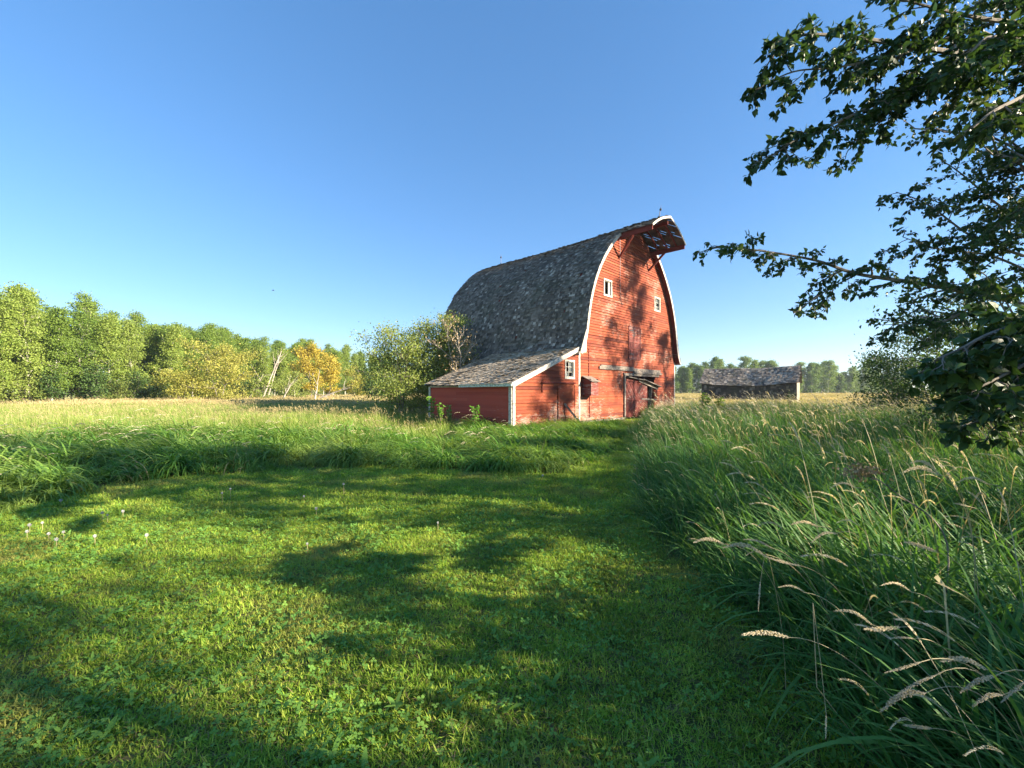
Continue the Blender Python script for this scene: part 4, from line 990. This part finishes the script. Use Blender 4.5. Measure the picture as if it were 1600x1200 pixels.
# ------------------------------------------------------------------ foreground poplar (trunk just outside the frame)
def real_leaves(A, base, d, s, rng, r=None):
    "ovate pointed leaves folded along the midrib; base, direction (n,3), size n"
    n = len(base); nn = rng.normal(0, 1, (n, 3)); nn[:, 2] += .8; q = np.cross(d, nn); q /= np.linalg.norm(q, axis=1)[:, None] + 1e-9; m = np.cross(q, d)
    prof = [(0, 0, 0), (.28, -.33, .07), (.28, 0, 0), (.28, .33, .07), (.62, -.24, .02), (.62, 0, -.05), (.62, .24, .02), (1.0, 0, -.16)]
    V = np.stack([base + (d * a + q * b + m * c) * s[:, None] for a, b, c in prof], 1); i = np.arange(n)[:, None] * 8
    Fc = np.concatenate([i + np.array([[1, 2, 5, 4]]), i + np.array([[2, 3, 6, 5]])]); Ft = np.concatenate([i + np.array([[x]]) .reshape(1, -1) if False else i + np.array([t]) for t in ([0, 2, 1], [0, 3, 2], [4, 5, 7], [5, 6, 7])])
    r = rng.random(n) if r is None else r
    k0 = A.n; A.add(V.reshape(-1, 3), Fc, np.repeat(r, 8)); A.F.append(Ft + k0)
def bez(P, m):
    P = [np.asarray(p, float) for p in P]; pts_ = []; n = len(P)
    for i in range(n - 1):
        p0 = P[max(i - 1, 0)]; p1 = P[i]; p2 = P[i + 1]; p3 = P[min(i + 2, n - 1)]
        for f in np.linspace(0, 1, m, endpoint=False): pts_.append(.5 * ((2 * p1) + (-p0 + p2) * f + (2 * p0 - 5 * p1 + 4 * p2 - p3) * f * f + (-p0 + 3 * p1 - 3 * p2 + p3) * f ** 3))
    pts_.append(P[-1]); return np.array(pts_)
def foliate(B, Lf, P, r0, r1, rng, side_len, step, leaf, depth=1, droop=.25, start=.12, dens=1.0):
    "a branch with side twigs and leaves"
    n = len(P); B.tube(P, np.linspace(r0, r1, n), 6 if r0 > .012 else 4, rng.random(), cap=False)
    seg = np.linalg.norm(np.diff(P, axis=0), axis=1); D = np.r_[0, np.cumsum(seg)]; L = D[-1]
    T = np.gradient(P, axis=0); T /= np.linalg.norm(T, axis=1)[:, None]
    at = lambda s, A_: np.array([np.interp(s, D, A_[:, j]) for j in range(3)])
    if depth > 0:
        s = L * start; k = 0
        while s < L:
            p = at(s, P); t = at(s, T); q = np.cross(t, [0, 0, 1]); q /= np.linalg.norm(q) + 1e-9; up = np.cross(q, t); a = rng.uniform(-.9, .9) + (0 if k % 2 else np.pi)
            d = t * rng.uniform(.5, 1.0) + (q * math.cos(a) + up * math.sin(a)) * rng.uniform(.6, 1.0); d /= np.linalg.norm(d)
            l2 = side_len * rng.uniform(.45, 1.15) * (1.1 - .65 * s / L); m = 5; tt = np.linspace(0, 1, m)
            Q = p + d * (l2 * tt)[:, None] + np.array([0, 0, -1]) * (droop * l2 * tt ** 2)[:, None] + rng.normal(0, .012, (m, 3)) * tt[:, None]
            foliate(B, Lf, Q, max(.003, r0 * .35), .0018, rng, side_len * .42, step * .62, leaf, depth - 1, droop, .25, dens)
            s += step * rng.uniform(.6, 1.4); k += 1
    if depth <= 1:
        m = max(2, int(L / .022 * dens * (1 if depth == 0 else .5))); s = L * rng.uniform(.12 if depth == 0 else .4, 1, m); s[-1] = L
        base = np.stack([np.interp(s, D, P[:, j]) for j in range(3)], 1); t = np.stack([np.interp(s, D, T[:, j]) for j in range(3)], 1)
        d = t * .55 + rng.normal(0, .6, (m, 3)); d[:, 2] -= .35; d /= np.linalg.norm(d, axis=1)[:, None]
        pet = base + d * leaf * .12
        real_leaves(Lf, pet, d, leaf * rng.uniform(.6, 1.2, m), rng)

def poplar():
    rng = np.random.default_rng(21)
    o = empty('poplar_tree', (6.6, 3.9, 0), label='large poplar whose leafy boughs reach in from the right edge', cat='tree')
    org = np.array([6.6, 3.9, 0]); top = [np.array(p) for p in ((0, 0, -.1), (.05, .05, 1.5), (-.05, .0, 3.2), (.1, .1, 5.2), (.05, 0, 7.5), (.1, .1, 9.8))]
    P = bez(top, 5); A = Acc(); A.tube(P, np.interp(np.linspace(0, 1, len(P)), [0, .05, .5, 1], [.24, .18, .12, .02]), 10); A.build('trunk', M['bark_grey'], o, smooth=True)
    def bough(pl, r0, side, step, leaf, depth=2, dens=1.0, seed=0, start=.2):
        dens *= 2.6 if leaf < .054 else 2.2; step *= .64 if leaf < .054 else .72
        rg = np.random.default_rng(seed); B = Acc(); Lf = Acc(); Pw = bez([px(*q) - org if len(q) == 3 else np.array(q[:3]) for q in pl], 7)
        foliate(B, Lf, Pw, r0, .004, rg, side, step, leaf, depth, start=start, dens=dens)
        b = B.build('bough', M['bark_grey'], o); Lf.build('foliage', M['poplar'], b)
    # upper bough (nearest, big leaves)
    bough([(0, 0, 4.3, 0), (1640, 90, 3.3), (1540, 88, 3.1), (1420, 72, 2.9), (1330, 58, 2.8), (1250, 55, 2.75), (1190, 75, 2.7)], .028, .42, .15, .052, 2, 1.0, 1, .3)
    bough([(1600, 95, 3.3), (1500, 120, 3.2), (1400, 150, 3.1), (1310, 190, 3.0), (1250, 215, 2.95), (1205, 245, 2.9)], .016, .36, .13, .050, 2, 1.0, 2, .12)
    bough([(1480, 60, 3.0), (1400, 85, 2.9), (1310, 105, 2.85), (1240, 112, 2.8), (1180, 140, 2.8)], .012, .3, .12, .050, 2, 1.0, 22, .1)
    bough([(1540, 88, 3.2), (1440, 130, 3.2), (1380, 185, 3.2), (1325, 235, 3.2)], .012, .3, .12, .050, 2, 1.0, 3, .15)
    bough([(1640, 40, 3.2), (1540, 30, 3.1), (1450, 10, 3.0), (1380, -10, 3.0)], .018, .35, .14, .052, 2, 1.0, 4, .1)
    bough([(1660, 120, 2.6), (1600, 150, 2.5), (1550, 175, 2.4), (1520, 200, 2.4)], .016, .35, .12, .055, 2, 1.1, 5, .1)
    bough([(1650, 20, 2.8), (1590, 60, 2.7), (1540, 60, 2.6), (1500, 110, 2.6)], .016, .45, .12, .055, 2, 1.1, 15, .1)
    # middle bough
    bough([(0, 0, 3.3, 0), (1680, 478, 5.0), (1545, 462, 4.8), (1440, 443, 4.6), (1340, 428, 4.5), (1275, 407, 4.4), (1190, 392, 4.3), (1115, 384, 4.2)], .035, .50, .17, .056, 2, .9, 6, .42)
    bough([(1340, 428, 4.5), (1290, 455, 4.4), (1240, 490, 4.3)], .010, .26, .13, .054, 2, .8, 7, .15)
    bough([(1545, 462, 4.9), (1480, 500, 4.8), (1420, 505, 4.7), (1370, 498, 4.6)], .014, .4, .14, .054, 2, .9, 8, .1)
    bough([(1600, 400, 5.2), (1520, 370, 5.2), (1450, 320, 5.1), (1400, 300, 5.0)], .018, .5, .15, .056, 2, .9, 9, .1)
    bough([(1620, 360, 5.4), (1560, 320, 5.3), (1500, 270, 5.2), (1470, 250, 5.2)], .018, .5, .15, .056, 2, .9, 10, .1)
    bough([(1640, 440, 5.6), (1550, 400, 5.5), (1470, 390, 5.4), (1410, 370, 5.3)], .018, .55, .15, .056, 2, .9, 11, .05)
    bough([(1660, 270, 5.2), (1600, 260, 5.1), (1560, 240, 5.0)], .018, .5, .14, .056, 2, .9, 16, .05)
    bough([(1660, 330, 4.6), (1600, 330, 4.5), (1560, 350, 4.4)], .018, .55, .14, .056, 2, 1.0, 17, .05)
    # low foliage hanging close at the right edge
    bough([(1700, 480, 2.6), (1620, 500, 2.4), (1550, 520, 2.3), (1500, 545, 2.3), (1465, 560, 2.3)], .014, .36, .10, .075, 2, 1.1, 12, .1)
    bough([(1700, 520, 2.6), (1620, 560, 2.4), (1560, 590, 2.3), (1520, 610, 2.25)], .014, .34, .10, .075, 2, 1.1, 13, .1)
    bough([(1700, 560, 3.0), (1620, 600, 2.8), (1560, 640, 2.7), (1530, 660, 2.6)], .012, .32, .10, .07, 2, 1.0, 14, .1)
    bough([(1700, 620, 3.2), (1640, 560, 3.2), (1580, 500, 3.3), (1540, 430, 3.3)], .014, .4, .12, .068, 2, 1.0, 18, .1)
    bough([(1700, 200, 3.4), (1640, 150, 3.4), (1590, 90, 3.4), (1560, 20, 3.4)], .014, .45, .12, .066, 2, 1.0, 19, .1)
    bough([(1700, 400, 5.0), (1640, 330, 5.0), (1590, 250, 5.0), (1560, 180, 5.0)], .018, .6, .14, .068, 2, 1.0, 20, .1)
    # the rest of the crown, out of frame above and beyond
    T, Lq = gen_tree(500, 8.5, 1.8, 2.9, 17000, .085, .08, 'oval', 46, cl=.17)
    Lf = Acc(); C = np.concatenate(Lq.V).reshape(-1, 4, 3)[:, 0]; rg = np.random.default_rng(8); dd = rg.normal(0, .6, C.shape); dd[:, 2] -= .5; dd /= np.linalg.norm(dd, axis=1)[:, None]; real_leaves(Lf, C, dd, .06 * rg.uniform(.6, 1.2, len(C)), rg)
    b = T.build('inner_limbs', M['bark_grey'], o, smooth=True); c = Lf.build('crown', M['poplar'], o)
    b.location = c.location = (.3, .5, 0)
poplar()

# ------------------------------------------------------------------ shelterbelt to the right of the frame (casts the dappled shade)
def belt():
    S = [  # x, y, H, crown base, radius, leaves, limbs, label
        (9.5, -1.2, 8.5, 1.6, 2.2, 3600, 16, 'poplar of the shelterbelt right beside the photographer'),
        (10.8, 1.8, 7.4, 1.8, 2.0, 3200, 16, 'poplar of the shelterbelt just behind the foreground poplar'),
        (8.6, -3.4, 5.6, 1.2, 1.9, 2600, 14, 'small poplar of the shelterbelt behind the photographer'),
        (14.5, -3.6, 9.5, 2.0, 2.4, 3600, 16, 'tall poplar of the shelterbelt behind the photographer'),
        (14.0, 3.2, 8.2, 2.4, 2.2, 3400, 16, 'poplar in the second row of the shelterbelt'),
        (17.0, 6.0, 7.2, 1.0, 2.0, 4200, 20, 'middling poplar of the shelterbelt beyond the right edge'),
        (18.0, 9.4, 6.3, 1.0, 2.3, 5000, 20, 'low poplar of the shelterbelt beyond the right edge'),
        (26.5, 11.2, 12.5, 1.5, 3.0, 10000, 32, 'poplar of the shelterbelt in line with the lean-to'),
        (28.6, 17.6, 18.5, 3.0, 3.1, 15000, 40, 'tallest poplar of the shelterbelt level with the barn'),
        (31.5, 21.0, 13.5, 2.0, 3.0, 9000, 30, 'poplar of the shelterbelt beyond the tallest one'),
        (5.9, .9, 2.1, .2, 1.0, 1500, 16, 'low unseen shrub added to shade the near grass edge'),  # this and the next are shrubs added out of view to shade the grass
        (6.8, -1.2, 2.6, .2, 1.1, 1500, 16, 'low unseen shrub added behind the grass edge to shade the lawn'),
    ]
    for i, (x, y, H, cb, Rr, nl, lm, lab) in enumerate(S):
        T, Lf = gen_tree(600 + i, H, cb, Rr, nl, .14, .13, 'oval', lm, cl=.24)
        tree_proto('shelterbelt_poplar', T, Lf, M['bark_grey'], M['poplar'], loc=(x, y, 0), label=lab, cat='tree', group='poplars of the shelterbelt')
belt()

# ------------------------------------------------------------------ small things
def seed_stalks():
    rng = np.random.default_rng(31)
    S = [ # tip px, head base px, depth, label
        ((1160, 992), (1232, 996), 1.55, 'pale seed head stretched over the path, lowest at the grass edge'),
        ((1084, 848), (1130, 850), 2.1, 'small pale seed head furthest left over the path'),
        ((1130, 856), (1192, 866), 1.9, 'long pale seed head just right of the furthest left one'),
        ((1192, 868), (1250, 884), 1.9, 'pale seed head sloping down behind the long one'),
        ((1162, 843), (1205, 856), 2.0, 'thin seed head above the long one'),
        ((1236, 820), (1276, 822), 2.0, 'flat pale seed head at the upper end of a kinked stem'),
        ((1268, 848), (1306, 834), 2.0, 'seed head arching down to the left above the others'),
        ((1304, 955), (1362, 976), 1.6, 'pale seed head pointing up left in the middle of the right grass'),
        ((1350, 983), (1405, 980), 1.6, 'level seed head above the big pale cluster'),
        ((1388, 998), (1428, 998), 1.5, 'short level seed head just above the big pale cluster'),
        ((1383, 1051), (1440, 1034), 1.3, 'topmost thick seed head of the big pale cluster'),
        ((1400, 1087), (1460, 1056), 1.25, 'middle thick seed head of the big pale cluster'),
        ((1376, 1112), (1445, 1083), 1.25, 'lowest thick seed head of the big pale cluster'),
        ((1470, 1034), (1540, 1046), 1.35, 'slender seed head right of the big pale cluster'),
        ((1500, 1082), (1555, 1056), 1.25, 'thick curved seed head near the right edge'),
        ((1520, 1104), (1566, 1086), 1.2, 'seed head hanging low near the right edge'),
        ((1564, 1098), (1600, 1066), 1.15, 'large seed head cut by the right edge'),
        ((1412, 1133), (1455, 1138), 1.35, 'small seed head below the big pale cluster'),
        ((1412, 738), (1465, 742), 1.9, 'arching seed head below the dark bush'),
        ((1422, 724), (1466, 740), 1.95, 'upper twin of the arching seed head below the dark bush'),
        ((1496, 754), (1542, 756), 1.7, 'bright arched seed head right of the twins'),
        ((1490, 786), (1516, 792), 1.8, 'short bright seed head under the arched one'),
        ((1296, 764), (1336, 762), 2.1, 'seed head beside the brown dried weed'),
        ((1185, 955), (1188, 910), 1.9, 'seed head hanging straight down beside the path'),
        ((1216, 918), (1258, 926), 1.8, 'faint seed head in the middle of the grass edge'),
        ((1376, 915), (1424, 925), 1.6, 'dusky seed head over dark grass blades'),
        ((1462, 910), (1492, 924), 1.5, 'tan seed head under the broad pale leaf'),
        ((1414, 847), (1462, 862), 1.8, 'thin seed head left of the broad pale leaf'),
        ((1290, 1155), (1291, 1118), 1.5, 'seed head dangling at the end of the kinked dry stalk'),
    ]
    for k, (a, b, Y, lab) in enumerate(S):
        tip = px(*a, Y); hb = px(*b, Y * 1.02); L = np.linalg.norm(tip - hb)
        root = np.array([hb[0] + rng.uniform(.4, .8), hb[1] + rng.uniform(.05, .35), 0.0])
        if k == 23: root = np.array([hb[0] + .25, hb[1] + .2, 0])
        o = empty('seed_stalk', tuple(root), label=lab, cat='grass stalk', group='pale grass seed heads at the right')
        d = hb - tip; d /= np.linalg.norm(d)
        if k == 28: P = np.array([root - root, px(1268, 950, 1.6) - root + [.02, 0, -.3], px(1270, 942, 1.6) - root, px(1283, 1040, 1.55) - root, hb - root]); root_h = .0
        elif k == 23: P = bez([root - root, [-.02, 0, .5 * hb[2]], px(1200, 868, 1.95) - root, hb - root], 6)
        else: tq = np.linspace(0, 1, 16)[:, None]; cq = hb + d * min(.32, hb[2] * .5) + [0, 0, .02] - root; P = 2 * tq * (1 - tq) * cq + tq ** 2 * (hb - root)
        A = Acc(); A.tube(P, np.linspace(.0022, .0013, len(P)), 4, .6); A.build('stem', M['straw'], o)
        # head: plump spikelets packed round a slightly drooping axis
        A = Acc(); m = int(46 + rng.integers(0, 12)); ax = tip - hb; sagv = np.array([0, 0, 1.0]) * L * rng.uniform(-.03, .17)
        X = np.cross(ax, [0, 0, 1.0]); X = X / (np.linalg.norm(X) + 1e-9) if np.linalg.norm(X) > 1e-4 else np.array([1.0, 0, 0]); Yv = np.cross(ax / L, X); wd = L * .023 * rng.uniform(.65, 1.35)
        for q in range(m * 6):
            f = min(1, max(0, (q + .5) / (m * 6) + rng.normal(0, .012))); c = hb + ax * f + sagv * math.sin(math.pi * f) - root; a_ = rng.uniform(0, 6.283)
            rr = wd * (.35 + math.sin(math.pi * min(1, .1 + f * .86)) * .9) * (.7 + .45 * math.sin(f * 38 + k) ** 2 + rng.uniform(-.25, .25)) ; oo = X * math.cos(a_) + Yv * math.sin(a_); qq = np.cross(ax / L, oo); dl = ax * .022
            ce = c + oo * rr
            A.add([c + oo * rr * .3 - dl * .6, ce + qq * rr * .38, ce + dl * 1.3 + oo * rr * .25, ce - qq * rr * .38, ce + oo * rr * .35], [[0, 1, 4], [1, 2, 4], [2, 3, 4], [3, 0, 4]], rng.random())
        A.build('seed_head', M['plume'], o)
seed_stalks()

def dandelions():
    rng = np.random.default_rng(41)
    S = [(95, 788, 'with no others close by, just under the bent grass'), (160, 810, 'left one of a pair near the left bank'), (168, 814, 'right one of a pair near the left bank'), (192, 807, 'alone to the right of the pair near the left bank'),
         (46, 832, 'highest of the cluster at the left edge'), (66, 828, 'top right of the cluster at the left edge'), (42, 843, 'lowest of the cluster at the left edge'), (76, 847, 'large and round, left one of the three larger heads'), (99, 844, 'large and round, middle one of the three larger heads'),
         (148, 851, 'large and round, right one of the three larger heads'), (88, 857, 'small, below the three larger heads'), (229, 849, 'alone in shade, right of the three larger heads'), (347, 784, 'tall stemmed, in the middle of the far lawn'),
         (360, 776, 'small, behind the tall stemmed one'), (475, 782, 'left one of two in the far lawn'), (494, 803, 'lower right one of two in the far lawn'), (537, 770, 'tall stemmed, at the far edge of the lawn'), (480, 863, 'alone in the shaded middle of the lawn'), (848, 750, 'beside the foot of the bent grass near the path'), (684, 832, 'alone in sunlit grass at the centre')]
    base = None
    for i, (x, y, lab) in enumerate(S):
        Y = CAM_H * F / (y + 6 - HOR) * .985; X = (x - 800) / F * Y; z = float(ground_z(X, Y)); h = .10 if 'tall' not in lab else .17
        if base is None:
            base = empty('dandelion_clock', (0, 0, 0), group='white dandelion clocks on the lawn')
            A = Acc(); A.tube([(0, 0, 0), (.003, 0, .5), (0, 0, 1)], .0022, 5); A.build('stem', M['straw'], base)
            A = Acc(); n = 150; k = np.arange(n) + .5; ph = np.arccos(1 - 2 * k / n); th = np.pi * (1 + 5 ** .5) * k; D = np.stack([np.cos(th) * np.sin(ph), np.sin(th) * np.sin(ph), np.cos(ph)], -1)
            for d in D:
                q = np.cross(d, [.2, .3, .9]); q /= np.linalg.norm(q); w = np.cross(d, q); c = d * .019
                A.add([d * .004, c + q * .0045, c + w * .0045 + d * .003, c - q * .0045], [[0, 1, 2, 3]]); A.add([c + w * .0045, c - w * .0045, c + q * .0045 + d * .002], [[0, 1, 2]])
            A.build('seed_head', M['fluff'], base); o = base
        else: o = copy_tree(base)
        o.location = (X, Y, z); s = rng.uniform(.5, .85)
        tag(o, label='white dandelion clock ' + lab, cat='dandelion')
        for ch in o.children:
            if ch.name.startswith('stem'): ch.scale = (1, 1, h)
            else: ch.location = (0, 0, h + .004); ch.scale = (s, s, s)
dandelions()

def weeds():
    rng = np.random.default_rng(51)
    def leafy(name, x, y, H, n, lf, lab, mat='bank', stems=5):
        o = empty(name, (x, y, float(ground_z(x, y))), label=lab, cat='weed'); S = Acc(); L_ = Acc()
        for s in range(stems):
            a = rng.uniform(0, 6.28); sp = rng.uniform(.05, .35) * H * .5; P = bez([(0, 0, 0), (math.cos(a) * sp * .5, math.sin(a) * sp * .5, H * .5), (math.cos(a) * sp, math.sin(a) * sp, H * rng.uniform(.7, 1.05))], 5)
            S.tube(P, np.linspace(.008, .003, len(P)), 4); m = n // stems; k = rng.integers(2, len(P), m); b = P[k] + rng.normal(0, .01, (m, 3)); aa = rng.uniform(0, 6.28, m); d = np.stack([np.cos(aa), np.sin(aa), rng.uniform(-.2, .6, m)], -1); d /= np.linalg.norm(d, axis=1)[:, None]
            real_leaves(L_, b, d, lf * rng.uniform(.5, 1.2, m), rng)
        S.build('stem', M['straw'], o); L_.build('leaves', M[mat], o)
    p = bw(-CS - .9, 1.2, 0); leafy('leafy_weed', p[0], p[1], 1.15, 120, .13, 'leafy weed before the lean-to side wall, close to its front corner', 'field', 4)
    p = bw(-CS - .9, 4.2, 0); leafy('leafy_weed', p[0], p[1], 1.35, 170, .14, 'tall spiky weed before the lean-to side wall, towards its far end', 'field', 4)
    p = bw(-CS - .7, 3.2, 0); leafy('leafy_weed', p[0], p[1], .9, 150, .13, 'bushy low weed in the middle of the lean-to side wall', 'bank', 6)
    leafy('leafy_weed', -2.9, 17.2, 1.1, 150, .12, 'pale weed clump left of the lean-to in the sunlit grass', 'field', 6)
    leafy('leafy_weed', 8.9, 19.6, 1.5, 260, .16, 'leafy weed clump right of the barn\'s corner', 'field', 8)
    leafy('leafy_weed', 10.4, 21.0, 1.4, 220, .16, 'second leafy weed clump right of the barn, nearer to the shed', 'bank', 8)
    leafy('leafy_weed', 16.5, 25.0, 1.5, 240, .14, 'dark weed clump in front of the right end of the old shed', 'shrub', 8)
    # brown dried weed in the right grass
    base = np.array([2.45, 2.45, 0.0]); top = px(1345, 735, 2.35); o = empty('dried_weed', tuple(base), label='brown dried weed with fluffy head leaning left over the green grass', cat='weed')
    A = Acc(); P = bez([base - base, px(1480, 850, 2.45) - base, px(1400, 770, 2.4) - base, top - base], 6); A.tube(P, np.linspace(.005, .003, len(P)), 5); A.build('stem', M['bark_grey'], o)
    A = Acc(); C = (top - base) + rng.normal(0, 1, (260, 3)) * [.05, .03, .022]; leaf_cards(A, C, rng, .02); A.build('seed_head', M['deadleaf'], o)
    # broad pale blade
    base = px(1500, 960, 1.75); base[2] = 0; o = empty('broad_grass_leaf', tuple(base), label='single broad pale grass leaf bent upright at the right', cat='grass leaf')
    A = Acc(); P = np.array([np.zeros(3), px(1475, 915, 1.7) - base, px(1462, 900, 1.68) - base, px(1485, 878, 1.68) - base, px(1502, 862, 1.68) - base]); w = np.array([.004, .007, .011, .009, .0008]); sd = np.array([.75, .1, .5])
    V = np.stack([P - sd * w[:, None], P + sd * w[:, None]], 1).reshape(-1, 3); i = np.arange(4) * 2; A.add(V, np.stack([i, i + 1, i + 3, i + 2], -1), .9, 1.0); A.build('blade', M['straw'], o)
    # bird
    c = px(427, 454, 60); A = Acc(); o = empty('bird', tuple(c), .6, label='tiny dark bird flying in the open sky at the left', cat='bird')
    tt = np.linspace(0, 1, 9); A.tube(np.stack([tt * .34 - .17, 0 * tt, .02 * np.sin(tt * 3)], -1), [.004, .02, .04, .048, .046, .036, .03, .028, .006], 8)
    for s in (-1, 1):
        for z in (0, -.008): A.add([(.08, s * .03, .02 + z), (-.05, s * .03, .02 + z), (-.09, s * .22, .09 + z), (-.12, s * .38, .05 + z), (.0, s * .22, .10 + z)], [[0, 1, 2, 4], [4, 2, 3, 3][:3]+[3]] if False else [[0, 1, 2, 4]], .5); A.add([(.0, s * .22, .10 + z), (-.09, s * .22, .09 + z), (-.12, s * .38, .05 + z)], [[0, 1, 2]])
    A.add([(-.14, -.012, 0), (-.14, .012, 0), (-.25, .04, 0), (-.25, -.04, 0)], [[0, 1, 2, 3]]); A.build('body', M['bird'], o)
weeds()

# ------------------------------------------------------------------ thin evening haze
def haze():
    A = Acc(); A.box((0, 60, 14), (620, 560, 31)); m = bpy.data.materials.new('haze'); m.use_nodes = True; nt = m.node_tree; nt.nodes.remove(nt.nodes['Principled BSDF'])
    v = nt.nodes.new('ShaderNodeVolumePrincipled'); v.inputs['Color'].default_value = (.80, .88, 1.0, 1); v.inputs['Density'].default_value = .0004; v.inputs['Anisotropy'].default_value = .3
    nt.links.new(v.outputs[0], nt.nodes['Material Output'].inputs['Volume']); tag(A.build('haze', m), label='thin pale haze over the far meadow and woods', cat='haze', kind='stuff')
haze()
